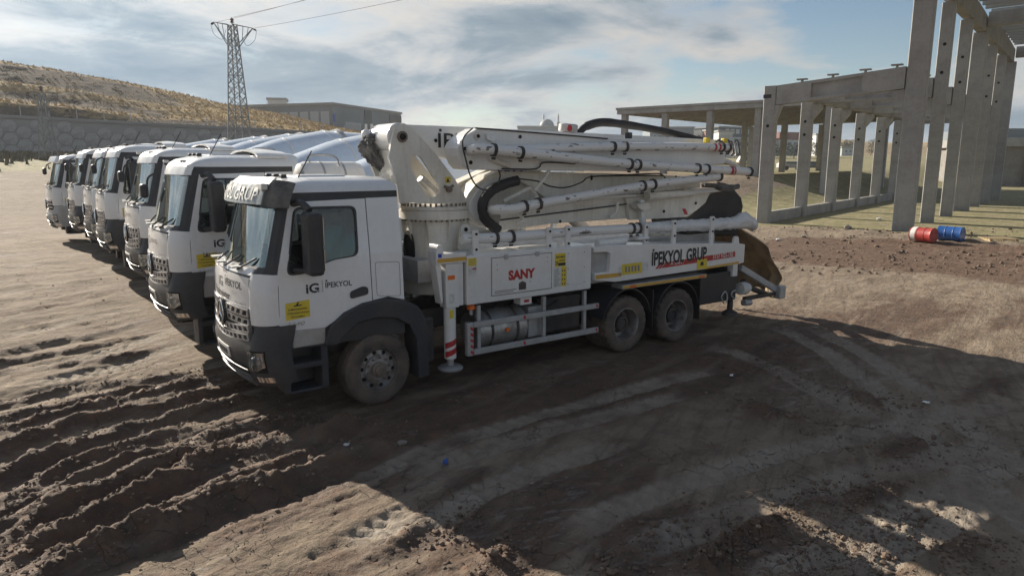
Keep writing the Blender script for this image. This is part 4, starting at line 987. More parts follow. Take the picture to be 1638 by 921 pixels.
    bp = Bm.patch(-2.10, 2.10, lambda t: .50 + .03 * abs(t), top, 44, 6, 0, .07, 'bumper', 'plastic' if not old else 'grey_paint', root)
    for g in (-1, 1):
        Bm.patch(g * 1.03, g * 1.66, .735, 1.03, 8, 4, .003, 0, 'lamp_recess', 'hole', bp)
        Bm.patch(g * 1.06, g * 1.62, lambda t: .755 + .06 * float(S(abs(t), 1.3, 1.62)), 1.01, 8, 4, .006, 0, 'reflector', 'chrome', bp)
        hl = Bm.patch(g * 1.06, g * 1.62, lambda t: .755 + .06 * float(S(abs(t), 1.3, 1.62)), 1.01, 8, 4, .03, 0, 'headlight', 'lens', root, smooth=60)
        for tq, rr in ((1.2, .05), (1.45, .055)):
            m = MB(); p = Bm.N(g * tq, .89, .004); q = Bm.N(g * tq, .89, .028); m.lathe([(rr, .02), (rr * .8, .005), (rr * .3, 0), (.001, 0)], p, q - p, 14); m.build('bulb_ring', 'silver', hl)
        Bm.patch(g * 1.2, g * 1.75, .60, .675, 6, 2, .012, .02, 'fog_lamp', 'chrome', root)
    Bm.patch(-.34, .30, .80, .955, 6, 2, .014, .012, 'number_plate', 'plate', root)
    for t in (-.22, -.12, -.02, .08, .18): Bm.patch(t - .03, t + .03, .83, .92, 1, 1, .02, .004, 'plate_mark', 'ink', bp)
    Bm.patch(-.9, .9, .62, .775, 10, 2, .003, 0, 'air_intake', 'hole', bp)
    Bm.cells(-.9, .9, 12, .505, .60, .03, .05, 'step_bar', 'step_metal', root, .0)
    for z in (.64, .72): Bm.patch(-.9, .9, z, z + .022, 10, 1, .02, .02, 'intake_bar', 'step_metal', bp)
    # doors, side panels
    for g in (-1, 1):
        f = lambda x, z, off=0.: (x, g * (S_.w(z) + off), z + dz)
        out = [(-1.36, 1.27), (-.74, 1.25), (-.5, 1.38), (-.25, 1.5), (-.045, 1.53), (-.045, 2.97), (-1.10, 2.95), (-1.33, 2.05)]
        win = rnd_poly([(-1.22, 2.0), (-.95, 2.01), (-.6, 2.16), (-.21, 2.19), (-.19, 2.87), (-1.05, 2.88)], .10)
        o, i_ = pair(out, win, 96); m = MB(); n = len(o)
        def dbl(off): return [Vector(f(*p, off)) for p in o], [Vector(f(*p, off)) for p in i_]
        A, B_ = dbl(.018); C_, E_ = dbl(-.01); mids = [[Vector(f(*(o[k] * (1 - s) + i_[k] * s), .018)) for k in range(n)] for s in (0, .25, .5, .75, 1)]
        for a, b in zip(mids[:-1], mids[1:]):
            for k in range(n): j = (k + 1) % n; m.add([a[k], a[j], b[j], b[k]], [(0, 1, 2, 3)])
        for L1, L2 in ((A, C_), (B_, E_)):
            for k in range(n): j = (k + 1) % n; m.add([L1[k], L1[j], L2[j], L2[k]], [(0, 1, 2, 3)])
        d = m.build('door', 'white_cab', root, smooth=30)
        c = sum((Vector(p) for p in win), Vector((0, 0))) / len(win); sc = lambda k: [Vector(f(*(c + (p - c) * k), .022)) for p in win]
        m = MB(); m.ring(sc(1.015), sc(.955), (0, -g * .03, 0)); m.build('window_trim', 'black', d)
        m = MB(); m.add([Vector(f(*(c + (p - c) * .97), .004)) for p in win], [tuple(range(len(win)))]); m.build('door_glass', 'side_glass', d)
        h = MB(); hp = rnd_poly([(-.37, 1.60), (-.10, 1.64), (-.10, 1.74), (-.18, 1.76), (-.37, 1.70)], .04); h.prism([f(x, z, .019) for x, z in hp], (0, g * .012, 0)); h.build('door_handle', 'black', d)
        m = MB(); sp = [(-.03, 1.545), (.2, 1.575), (.455, 1.50), (.455, 2.2), (.455, 2.98), (-.03, 2.975), (-.03, 2.2)]
        m.add([f(x, z, .018) for x, z in sp] + [f(x, z, -.01) for x, z in sp], [(0, 1, 2, 3, 6), (6, 3, 4, 5)] + [(k, (k + 1) % 7, 7 + (k + 1) % 7, 7 + k) for k in range(7)]); pn = m.build('side_panel', 'white_cab', root)
        sq = rnd_poly([(.03, 1.60), (.40, 1.56), (.41, 2.06), (.03, 2.08)], .04); c2 = sum((Vector(p) for p in sq), Vector((0, 0))) / len(sq)
        m = MB(); m.ring([f(*p, .0195) for p in sq], [f(*(c2 + (p - c2) * .975), .0195) for p in sq], (0, g * .003, 0)); m.build('hatch_seam', 'ink_soft', pn)
        # steps below the door, wheel arch, mirrors
        y0, y1 = sorted((g * 1.21, g * .80))
        st = MB(); st.box(-1.20, -.74, y0 + (.0 if g < 0 else .05), y1 - (.0 if g > 0 else .05), 1.02 + dz * .6, 1.262 + dz); st.build('step_apron', 'apron', root, bevel=.02)
        st = MB(); st.box(-1.33, -1.25, y0, y1, .40, 1.0); st.box(-.82, -.72, y0, y1, .40, 1.0); st.box(-1.25, -.82, y0, y1, .385, .43); st.box(-1.30, -.76, y0 - .01, y1, .72, .80); st.box(-1.25, -.82, min(g * .85, g * .8), max(g * .85, g * .8), .43, 1.0); st.build('step', 'plastic', root, bevel=.015)
        ap = [(-.78, 1.0), (-.70, 1.25), (-.48, 1.42), (-.2, 1.525), (.1, 1.555), (.45, 1.50), (.66, 1.38), (.78, 1.18), (.82, .30), (.64, .28), (.61, .9), (.5, 1.12), (.3, 1.25), (0, 1.29), (-.3, 1.25), (-.53, 1.08), (-.6, .98)]
        m = MB(); y0, y1 = sorted((g * 1.265, g * .83)); m.xz([(x, z + dz * (.7 if z > .5 else 0)) for x, z in ap], y0, y1); m.build('wheel_arch', 'plastic', root, bevel=.02)
        m = MB(); m.box(-1.05, -.84, *sorted((g * 1.30, g * 1.60)), 2.02 + dz, 2.84 + dz); mr = m.build('mirror', 'black', root, bevel=.05)
        m = MB(); m.box(-.838, -.832, *sorted((g * 1.33, g * 1.57)), 2.42 + dz, 2.78 + dz); m.box(-.838, -.832, *sorted((g * 1.33, g * 1.57)), 2.08 + dz, 2.36 + dz); m.build('mirror_glass', 'chrome', mr)
        m = MB(); m.tube([(-1.05, g * 1.07, 2.93 + dz), (-1.0, g * 1.25, 2.95 + dz), (-.95, g * 1.42, 2.86 + dz)], .045, 8, 4); m.build('mirror_arm', 'black', root, smooth=40); m = MB(); m.tube([(-1.1, g * 1.14, 2.06 + dz), (-.98, g * 1.35, 2.06 + dz)], .035, 8); m.build('mirror_arm', 'black', root, smooth=40)
    if not visor:
        m = MB(); p = Vector((-1.62, .98, 2.62 + dz)); m.box(p.x - .12, p.x + .02, p.y - .10, p.y + .14, p.z - .13, p.z + .13); fm = m.build('front_mirror', 'black', root, bevel=.05)
        m = MB(); m.tube([(-1.42, .98, 2.95 + dz), (-1.58, 1.0, 2.86 + dz), p], .02, 6, 4); m.build('mirror_arm', 'black', root)
        # deflector hood on the roof
        A = [[Vector((x, 1.0 * math.cos(a), 3.245 + dz + k * math.sin(a))) for a in [math.pi * i / 20 for i in range(21)]] for x, k in ((-.12, .13), (.1, .15), (.42, .11))]
        m = MB(); m.sheet(A, lambda i, j: Vector((0, -A[i][j].y * .035, -.035))); hd = m.build('roof_deflector', 'white_cab', root, smooth=40)
        m = MB(); m.add([A[0][j] * 1 + Vector((.03, 0, -.012)) for j in range(21)], [tuple(range(21))]); m.build('deflector_opening', 'hole', hd)
    # inside
    m = MB(); m.xz([(-1.50, 1.75 + dz), (-1.46, 2.06 + dz), (-1.25, 2.14 + dz), (-1.0, 2.08 + dz), (-.95, 1.6 + dz), (-1.4, 1.5 + dz)], -1.02, 1.02); m.build('dashboard', 'dash', root, bevel=.03)
    m = MB(); A = [[Vector((-1.47 + .42 * i / 6, -.98 + 1.96 * j / 16, 2.10 + dz + .03 * math.sin(i * 1.3 + j) + (.05 if 1 < i < 5 else 0))) for j in range(17)] for i in range(7)]; m.sheet(A, lambda i, j: Vector((0, 0, -.012))); m.build('dash_cloth', 'cloth', root, smooth=40)
    for y in (-.58, .58):
        m = MB(); m.box(-.55, -.05, y - .25, y + .25, 1.6 + dz, 1.78 + dz); m.xz([(-.15, 1.75 + dz), (.0, 1.75 + dz), (.18, 2.45 + dz), (.06, 2.47 + dz)], y - .25, y + .25); m.xz([(.08, 2.50 + dz), (.18, 2.50 + dz), (.22, 2.72 + dz), (.12, 2.72 + dz)], y - .13, y + .13); m.build('seat', 'seat', root, bevel=.04)
    m = MB(); m.lathe([(.21, -.018), (.23, 0), (.21, .018), (.19, 0), (.21, -.018)], (-.88, -.55, 2.12 + dz), (.75, 0, .66), 28); m.bar((-.88, -.76, 2.12 + dz), (-.88, -.34, 2.12 + dz), .05, .02); m.build('steering_wheel', 'black', root, smooth=40)
    # under the cab
    MB().box(-1.4, .3, -.7, .7, .75, 1.19).build('engine', 'chassis', root)
    if visor:
        zb = lambda t: 2.90 + .03 * abs(t)
        v = S_.patch(-1.25, 1.75, lambda t: 2.885, lambda t: 3.10, 26, 3, .15, .025, 'sun_visor', 'visor', root)
        S_.patch(-1.25, 1.75, 3.101, 3.16, 22, 1, .13, .03, 'visor_edge', 'white_cab', v); S_.patch(-1.92, -1.26, 2.86, 3.13, 8, 3, .13, .03, 'visor_end', 'cover', v)
        for t in (-1.2, -.5, .5, 1.2): m = MB(); m.bar(S_.N(t, 3.12, 0), S_.N(t, 3.08, .13), .03, .02); m.build('visor_bracket', 'black', v)
        MB().box(*(lambda p: (p.x - .05, p.x + .03, p.y - .09, p.y + .09, p.z - .04, p.z + .04))(S_.N(-1.22, 3.06, .17))).build('marker_lamp', 'plate', v, bevel=.01)
        lettering('visor_lettering', 'IPEKYOL GRUP', -1.0, .80, 2.93, .13, lambda x, z: S_.Y(-x, z, .157), 'litter', root, .012)
    elif old:
        S_.patch(-1.5, 1.5, 2.93, 3.10, 18, 2, .17, .03, 'sun_visor', 'white_cab', root)
    # print on the front and doors
    Fm = lambda o: (lambda x, z: S_.Y(-x, z, o)); ink = 'ink' if door_text == 'pump' else 'ink_soft'
    if not old:
        if door_text == 'pump':
            lettering('front_lettering', 'iG', -.22, .02, 1.76, .14, Fm(.027), 'ink_soft', root, .02); lettering('front_lettering', 'IPEKYOL', .16, .76, 1.80, .10, Fm(.027), 'ink', root, .012); dot(.185, 1.925, .016, Fm(.027), 'ink', root)
            lettering('front_lettering', 'GRUP', .36, .62, 1.71, .055, Fm(.027), 'sticker', root); lettering('front_lettering', 'Putzmeister', -.52, .36, 1.615, .10, Fm(.027), 'ink', root, .016)
            m = MB(); m.add([S_.Y(y, z, .027) for y, z in ((.84, 1.66), (.76, 1.66), (.76, 1.90), (.84, 1.90))], [(0, 1, 2, 3)]); m.add([S_.Y(y, z, .027) for y, z in ((.72, 1.66), (.66, 1.66), (.66, 1.86), (.72, 1.86))], [(0, 1, 2, 3)]); m.build('front_mark', 'ink_soft', root)
        else: lettering('front_lettering', 'iG', -.25, -.05, 1.75, .13, Fm(.027), 'ink_soft', root, .02); lettering('front_lettering', 'IPEKYOL', .04, .5, 1.78, .07, Fm(.027), 'ink_soft', root, .01)
        lettering('front_lettering', 'Arocs', .52, .86, 1.595, .045, Fm(.027), 'silver', root, .006, .3)
    Dm = lambda o: (lambda x, z: Vector((x, -(S_.w(z) + .018 + o), z + dz)))
    lettering('door_lettering', 'iG', -.98, -.80, 1.745, .125, Dm(.004), 'ink', root, .03); m = MB(); m.add([Dm(.004)(x, z) for x, z in ((-.755, 1.74), (-.748, 1.74), (-.748, 1.90), (-.755, 1.90))], [(0, 1, 2, 3)]); m.build('door_rule', 'ink_soft', root)
    m = MB()
    for k in range(3): x = -.85 + .03 * k; m.add([Dm(.0045)(*q) for q in ((x, 1.735), (x + .012, 1.735), (x + .05, 1.775), (x + .038, 1.775))], [(0, 1, 2, 3)])
    m.build('door_mark', 'sticker', root)
    lettering('door_lettering', 'IPEKYOL', -.71, -.33, 1.79, .075, Dm(.004), 'ink', root, .012); dot(-.692, 1.885, .012, Dm(.004), 'ink', root)
    if door_text != 'pump': lettering('door_lettering', 'Hasmer', -1.16, -.84, 1.60, .075, Dm(.004), 'ink_soft', root, .008); lettering('door_lettering', '(o', -1.27, -1.18, 1.60, .075, Dm(.004), 'ink_soft', root, .01) if 0 else None
    m = MB(); m.add([Dm(.003)(x, z) for x, z in ((-1.27, 1.405), (-.945, 1.43), (-.945, 1.66), (-1.27, 1.635))], [(0, 1, 2, 3)]); m.build('warning_sticker', 'yellow', root)
    for k, (s_, a, b) in enumerate((('IS MAKINELERINI', -1.235, -.985), ('YETKILIDEN BASKASI', -1.255, -.96), ('KULLANAMAZ', -1.20, -1.02))): lettering('sticker_lettering', s_, a, b, 1.525 - .05 * k + .01, .028, Dm(.006), 'ink', root, .004)
    m = MB(); m.add([Dm(.006)(x, z) for x, z in ((-1.16, 1.585), (-1.06, 1.59), (-1.05, 1.605), (-1.10, 1.605), (-1.085, 1.645), (-1.10, 1.645), (-1.13, 1.605), (-1.16, 1.60))], [tuple(range(8))]); m.build('sticker_mark', 'ink', root)
    lettering('door_lettering', '3340', -1.27, -1.02, 1.325, .055, Dm(.004), 'silver', root, .02, .25)
    return S_
def dot(x, z, r, fn, m, root):
    mb = MB(); mb.add([fn(x + r * c, z + r * s) for c, s in ((-1, -1), (1, -1), (1, 1), (-1, 1))], [(0, 1, 2, 3)]); mb.build('letter_dot', m, root)
mk('apron', (.40, .39, .375), .55, dirt=(.24, .21, .18), amt=.6, scale=3); mk('step_metal', (.20, .20, .205), .5, .5, dirt=(.12, .10, .09), amt=.5)
mk('visor', (.33, .36, .37), .25, dirt=(.2, .21, .21), amt=.4, scale=5)
def chassis(root, x1, axles, duals):
    for y in (-.42, .42): MB().box(-1.3, x1, y - .05, y + .05, .82, 1.12).build('frame_rail', 'chassis', root)
    for x in axles: m = MB(); m.cyl((x, -.95, .515), (x, .95, .515), .07, 10); m.build('axle', 'chassis', root)
    for x in duals: m = MB(); m.cyl((x, -.9, .515), (x, .9, .515), .11, 10); m.lathe([(.001, -.25), (.18, -.2), (.24, 0), (.18, .2), (.001, .25)], (x, 0, .515), (1, 0, 0), 14); m.build('axle', 'chassis', root)
# ------------------------------------------------------------------ the concrete pump truck
def pump_truck():
    root = empty('concrete_pump_truck', (TQ.x, TQ.y, 0), TYAW)
    tag(root, 'white concrete pump truck with folded boom, red SANY lettering and raised support leg', 'truck')
    cab(root, 0, True, 'pump')
    WB = 4.95
    for g in (-1, 1):
        wheel(root, 0, g, False, R(5), rim=1.06); wheel(root, WB, g, True, drive=True); wheel(root, WB + 1.35, g, True, drive=True)
    chassis(root, 8.0, (0,), (WB, WB + 1.35))
    def poly(name, px, y0, y1, m, bevel=.012, parent=root):
        P = [LP(a, b, y0) for a, b in px]; mb = MB(); mb.prism(P, (0, y1 - y0, 0)); return mb.build(name, m, parent, bevel=bevel)
    def flat(name, px, y, m, parent=root):
        mb = MB(); mb.add([LP(a, b, y) for a, b in px], [tuple(range(len(px)))]); return mb.build(name, m, parent)
    def rect(name, x0, x1, z0, z1, y, m, parent=root): return MB().add([(x0, y, z0), (x1, y, z0), (x1, y, z1), (x0, y, z1)], [(0, 1, 2, 3)]).build(name, m, parent)
    # ---- side boxes and deck
    for g in (-1, 1):
        y0, y1 = sorted((g * 1.25, g * .62))
        bx = MB().box(1.50, 4.03, y0, y1, 1.29, 2.06).build('side_box', 'white', root, bevel=.02)
        if g < 0:
            MB().xz([(1.96, 1.395), (3.14, 1.40), (3.14, 1.985), (1.96, 1.985)], -1.262, -1.251).build('hatch', 'white', bx, bevel=.006)
            m = MB()
            for x0, x1, z0, z1 in ((1.945, 3.155, 1.987, 1.995), (1.945, 3.155, 1.385, 1.393), (3.143, 3.153, 1.393, 1.987), (1.945, 1.951, 1.393, 1.987)): m.box(x0, x1, -1.2535, -1.2505, z0, z1)
            m.build('hatch_seam', 'ink', bx)
            for x in (2.22, 2.84): MB().box(x - .035, x + .035, -1.275, -1.2625, 1.955, 2.03).build('hinge', 'grey_paint', bx)
            MB().xz(rnd_poly([(2.47, 1.435), (2.61, 1.435), (2.61, 1.545), (2.54, 1.575), (2.47, 1.545)], .01), -1.27, -1.2625).build('latch', 'chassis', bx)
            for x, z in ((2.05, 1.88), (2.05, 1.80), (3.05, 1.92), (3.05, 1.85), (2.7, 1.55), (2.43, 1.77)): MB().cyl((x, -1.263, z), (x, -1.267, z), .012, 8).build('rivet', 'grey_paint', bx)
            MB().box(3.48, 3.88, -1.258, -1.2505, 1.40, 1.98).build('access_panel', 'white', bx, bevel=.004)
            for x in (3.5, 3.86):
                for z in (1.43, 1.69, 1.95): MB().cyl((x, -1.2585, z), (x, -1.262, z), .01, 8).build('rivet', 'ink_soft', bx)
            wall = lambda o: (lambda x, z: Vector((x, o, z)))
            lettering('box_lettering', 'SANY', 2.265, 2.80, 1.62, .145, wall(-1.2655), 'red', root, .055)
            for k in range(2): lettering('small_print', 'teknik bakim servis ve yedek parca hatti', 2.0, 2.42 - .05 * k, 1.46 - .03 * k, .018, wall(-1.2655), 'ink_soft', root, .002) if 0 else rect('small_print', 2.0, 2.42 - .06 * k, 1.452 - .028 * k, 1.464 - .028 * k, -1.2655, 'ink_soft')
            rect('sticker', 1.525, 1.675, 1.90, 2.02, -1.2515, 'yellow'); rect('sticker', 1.525, 1.675, 1.74, 1.895, -1.2515, 'sticker'); rect('sticker', 1.60, 1.67, 1.84, 1.865, -1.2525, 'red')
            for k in range(4): rect('sticker_line', 1.54, 1.66 - .02 * (k % 2), 1.915 + .024 * k, 1.922 + .024 * k, -1.2525, 'ink_soft')
            rect('sticker', 3.215, 3.45, 1.74, 1.965, -1.2515, 'yellow'); rect('sticker', 3.29, 3.445, 1.755, 1.805, -1.2535, 'ink')
            lettering('sticker_lettering', 'MAKINEMIZE', 3.245, 3.435, 1.885, .04, wall(-1.2535), 'ink', root, .01); lettering('sticker_lettering', '25', 3.225, 3.29, 1.775, .06, wall(-1.2535), 'ink', root, .02); lettering('sticker_lettering', 'metreden fazla', 3.30, 3.44, 1.835, .022, wall(-1.2535), 'ink', root, .004) if 0 else rect('sticker_line', 3.31, 3.43, 1.835, 1.85, -1.2535, 'ink')
            rect('sticker', 3.195, 3.35, 1.39, 1.735, -1.2515, 'sticker'); rect('sticker', 3.352, 3.47, 1.40, 1.735, -1.2515, 'yellow')
            for k in range(9): rect('sticker_line', 3.21, 3.335 - .02 * (k % 3), 1.42 + .032 * k, 1.431 + .032 * k, -1.2525, 'ink_soft')
            for k in range(4):
                for j in range(2): rect('sticker_line', 3.37 + .05 * j, 3.395 + .05 * j, 1.43 + .075 * k, 1.455 + .075 * k, -1.2525, 'ink')
        # rear support arm with its slotted bracket
        if g < 0:
            pts = [(950, 396), (967, 393), (1037, 390.5), (1180, 389), (1192, 391), (1190, 420), (1180, 423), (985, 451), (952, 449), (952, 437), (975, 434), (977, 406), (972, 403), (950, 404)]
            ar = poly('support_arm', pts, -1.25, -.80, 'white', .01)
            MB().box(4.05, 4.52, -1.16, -.86, 1.36, 1.98).build('arm_core', 'grey_paint', ar)
            flat('reflective_stripe', [(953, 447), (953, 440), (994, 436), (994, 442)], -1.254, 'amber', ar); flat('reflective_stripe', [(1128, 427), (1182, 418), (1182, 421.5), (1128, 430.5)], -1.254, 'amber', ar)
            flat('red_band', [(1062, 428.5), (1176, 410.5), (1176, 402), (1132, 409), (1069, 419)], -1.2535, 'red', ar)
            for k in range(3): x = 1051 + 5.0 * k; flat('red_band', [(x - 3, 430.5 - .8 * k), (x + .8, 430 - .8 * k), (x + 8, 420.2 - .8 * k), (x + 4.3, 420.8 - .8 * k)], -1.2535, 'red', ar)
            a, b = LP(1042, 426, -1.25), LP(1130, 411.5, -1.25); fn = lambda x, z: Vector((x, -1.2565, z + (x - a.x) / (b.x - a.x) * .0))
            lettering('arm_lettering', 'IPEKYOL GRUP', a.x, b.x, a.z + .02, .245, fn, 'ink', root, .034)
            d0 = LP(1043.5, 400.5, -1.25); dot(a.x + .035, a.z + .30, .022, lambda x, z: Vector((x, -1.2565, z)), 'ink', root)
            c, d = LP(1072, 424, -1.25), LP(1088, 421.5, -1.25); lettering('arm_lettering', 'A SANY', c.x, d.x + .12, c.z, .06, lambda x, z: Vector((x, -1.256, z)), 'litter', root, .01)
            c, d = LP(1140, 413.5, -1.25), LP(1172, 409, -1.25); lettering('arm_lettering', 'SY37 H25-150', c.x, d.x, c.z - .005, .095, lambda x, z: Vector((x, -1.256, z)), 'litter', root, .01)
            flat('sticker', [(1115, 431), (1131, 429), (1131, 413.5), (1115, 415)], -1.255, 'yellow', ar); flat('sticker_mark', [(1120, 425), (1126, 424), (1125, 418), (1121, 419)], -1.2565, 'ink', ar)
            flat('sticker', [(995, 440), (1027, 436), (1027, 419), (995, 423)], -1.254, 'yellow', ar); flat('sticker', [(1028, 433), (1037, 432), (1037, 418.5), (1028, 419.5)], -1.254, 'sticker', ar); flat('sticker', [(990, 441), (994.5, 440.5), (994.5, 426), (990, 426.5)], -1.254, 'sticker', ar)
            for k in range(5): flat('sticker_line', [(1000 + 5 * k, 436 - .6 * k), (1003 + 5 * k, 435.6 - .6 * k), (1003 + 5 * k, 426 - .6 * k), (1000 + 5 * k, 426.4 - .6 * k)], -1.2552, 'ink_soft', ar)
            p = LP(1178, 388, -1.2); MB().xz(rnd_poly([(p.x - .1, p.z - .05), (p.x + .1, p.z - .05), (p.x + .06, p.z + .13), (p.x - .06, p.z + .13)], .05), -1.2, -1.15).build('lifting_eye', 'white', ar)
            q0, q1 = LP(996, 458, -1.28), LP(1131, 437, -1.28)
            sg = MB().box(q0.x, q1.x, -1.28, -.98, 1.20, 1.275).build('side_guard', 'galv', root, bevel=.01); MB().box(q0.x + .01, q1.x - .01, -1.2835, -1.2805, 1.212, 1.262).build('reflective_stripe', 'amber', sg)
            for px in (1013, 1123): p = LP(px, 452 - (px - 1013) * .155, -1.284); MB().box(p.x - .07, p.x + .07, -1.295, -1.284, 1.215, 1.26).build('side_lamp', 'orange', sg)
        else:
            MB().xz([(4.04, 1.28), (8.1, 1.35), (8.1, 1.80), (6.3, 2.05), (4.04, 2.06)], .80, 1.25).build('support_arm', 'white', root, bevel=.01)
    dk = MB(); dk.box(1.0, 8.1, -.60, .60, 1.60, 1.95); dk.build('subframe', 'grey_paint', root); MB().box(1.9, 8.0, -.61, .61, 1.955, 1.985).build('deck_plate', 'galv', root)
    # ---- front support leg
    for g in (-1, 1):
        y0, y1 = sorted((g * 1.26, g * 1.0))
        hd = MB().xz([(.97, 1.97), (1.49, 1.97), (1.49, 2.12), (1.10, 2.12), (1.07, 2.26), (1.0, 2.26), (.97, 2.15)], y0, y1).build('leg_head', 'white', root, bevel=.01)
        MB().box(.985, 1.485, *sorted((g * 1.2605, g * 1.2635)), 1.995, 2.055).build('reflective_stripe', 'amber', hd); MB().box(1.0, 1.06, *sorted((g * 1.2605, g * 1.2635)), 2.07, 2.13).build('sticker', 'blue_ink', hd)
        MB().xz([(.97, 1.97), (1.06, 1.97), (1.09, 1.4), (1.06, 1.35)], y0 + .03, y1 - .03).build('leg_bracket', 'white', root, bevel=.01)
        lg = MB().box(1.14, 1.37, y0 + .02, y1 - .03, 1.28, 1.965).build('support_leg', 'white', root, bevel=.015)
        m = MB(); m.cyl((1.255, g * 1.13, .47), (1.255, g * 1.13, 1.285), .095, 18); m.build('leg_tube', 'white', lg, smooth=40)
        m = MB(); m.cyl((1.255, g * 1.13, .35), (1.255, g * 1.13, .475), .055, 12); m.lathe([(.001, .29), (.19, .29), (.20, .32), (.17, .345), (.08, .36), (.001, .36)], (1.255, g * 1.13, 0), (0, 0, 1), 20); m.build('foot', 'galv', lg, smooth=40)
        m = MB()
        for k in (0, 1):   # red warning bands wound on the tube
            A = [[Vector((1.255 + .0965 * math.sin(a), g * 1.13 - .0965 * math.cos(a) * (1 if g < 0 else -1), .49 + .10 * k * 1.4 + h + .10 * (a + 1.4) / 2.8)) for h in (0, .09)] for a in [-1.4 + 2.8 * i / 12 for i in range(13)]]; m.grid(A)
        m.build('warning_band', 'red', lg); yo = g * 1.243
        MB().box(1.17, 1.29, *sorted((yo, yo + g * .004)), 1.72, 1.785).build('sticker', 'orange', lg); MB().box(1.19, 1.28, *sorted((yo, yo + g * .004)), 1.36, 1.50).build('sticker', 'sticker', lg); MB().box(1.205, 1.27, *sorted((g * 1.226, g * 1.23)), 1.12, 1.25).build('sticker', 'yellow', lg)
        MB().box(1.375, 1.455, y0 + .05, y1, 1.30, 1.965).build('leg_guide', 'white', root)
    # ---- underrun rail
    for g in (-1, 1):
        yy = sorted((g * 1.25, g * 1.20)); r = MB(); 
        up = MB().box(1.62, 4.23, *yy, .92, 1.01).build('side_rail', 'galv', root, bevel=.006); lo = MB().box(1.62, 4.23, *yy, .48, .575).build('side_rail', 'galv', root, bevel=.006)
        ep = MB().box(1.50, 1.615, *sorted((g * 1.255, g * 1.15)), .47, 1.01).build('rail_end', 'galv', root, bevel=.02)
        for k in range(5):
            m = MB(); z = .52 + .095 * k; m.add([(1.55, g * 1.2585, z), (1.61, g * 1.2585, z - .03), (1.61, g * 1.2585, z + .02), (1.55, g * 1.2585, z + .05)], [(0, 1, 2, 3)]); m.build('warning_band', 'red', ep)
        for x, z, p_ in ((2.6, .965, up), (2.6, .53, lo), (4.18, .965, up), (4.18, .53, lo)):
            m = MB(); m.add([(x - .03, g * 1.2525, z + .03), (x + .01, g * 1.2525, z + .03), (x + .03, g * 1.2525, z - .03), (x - .01, g * 1.2525, z - .03)], [(0, 1, 2, 3)]); m.build('warning_band', 'red', p_)
        for x in (1.75, 3.05, 3.95): MB().box(x - .03, x + .03, *sorted((g * 1.195, g * 1.14)), .50, 1.25).build('rail_post', 'galv', root)
        m = MB(); m.lathe([(.001, 0), (.30, 0), (.315, .02), (.315, .93), (.30, .95), (.001, .95)], (1.78, g * .86, .78), (1, 0, 0), 26); tk = m.build('fuel_tank', 'tank', root, smooth=40)
        for x in (2.0, 2.5): m = MB(); m.lathe([(.318, 0), (.322, 0), (.322, .05), (.318, .05)], (x, g * .86, .78), (1, 0, 0), 26); m.build('tank_strap', 'chassis', tk)
        MB().box(2.80, 3.10, *sorted((g * 1.08, g * .55)), .55, 1.08).build('battery_box', 'galv', root, bevel=.02); MB().box(3.2, 4.1, *sorted((g * .9, g * .5)), .5, 1.15).build('air_tank', 'chassis', root, bevel=.05)
        MB().box(2.55, 2.78, *sorted((g * 1.2, g * 1.0)), 1.16, 1.286).build('junction_box', 'white', root, bevel=.01); MB().box(2.62, 2.72, *sorted((g * 1.202, g * 1.205)), 1.20, 1.245).build('sticker', 'red', root)
        m = MB(); m.lathe([(.001, 0), (.07, 0), (.075, .03), (.05, .075), (.001, .08)], (1.66, g * 1.1, 1.19), (0, 0, 1), 14); m.build('beacon', 'orange', root, smooth=40); MB().cyl((1.66, g * 1.1, 1.1), (1.66, g * 1.1, 1.19), .03, 8).build('beacon_stem', 'galv', root)
        MB().cyl((2.3, g * 1.18, .79), (2.3, g * 1.2, .79), .035, 12).build('side_lamp', 'orange', root)
        for x in (WB, WB + 1.35):   # rear mudguards
            A = [[Vector((x + .62 * math.cos(a), g * y, .515 + .66 * math.sin(a))) for y in (.50, 1.24)] for a in [R(15) + R(150) * i / 12 for i in range(13)]]; m = MB(); m.sheet(A, lambda i, j: Vector((0, 0, .025))); m.build('mudguard', 'plastic', root, smooth=40)
        MB().box(WB + 2.0, WB + 2.02, *sorted((g * 1.22, g * .55)), .35, 1.0).build('mud_flap', 'black_rubber', root); MB().box(WB + .665, WB + .685, *sorted((g * 1.22, g * .55)), .35, 1.1).build('mud_flap', 'black_rubber', root)
        MB().box(.72, 1.0, *sorted((g * 1.1, g * .6)), .45, 1.15).build('air_filter', 'chassis', root, bevel=.04)
    # ---- pedestal and turret
    c = LP(696, 333, 0.); cx = c.x
    m = MB(); m.lathe([(.001, 1.36), (.60, 1.36), (.60, 1.5), (.52, 1.7), (.50, 2.52), (.56, 2.56), (.60, 2.56), (.60, 2.70), (.56, 2.70), (.001, 2.70)], (cx, 0, 0), (0, 0, 1), 48); pd = m.build('pedestal', 'boom', root, smooth=30)
    m = MB(); m.lathe([(.001, 2.705), (.58, 2.705), (.58, 2.76), (.45, 2.79), (.001, 2.79)], (cx, 0, 0), (0, 0, 1), 48); m.build('slewing_ring', 'boom', root, smooth=30)
    bt = MB()
    for k in range(40): a = 2 * math.pi * k / 40; p = Vector((cx + .545 * math.cos(a), .545 * math.sin(a), 2.76)); bt.cyl(p, p + Vector((0, 0, .055)), .018, 6); q = Vector((cx + .555 * math.cos(a), .555 * math.sin(a), 2.525)); bt.cyl(q, q + Vector((0, 0, .035)), .016, 6)
    tag(bt.build('bolt_ring', 'hub', pd), kind='stuff')
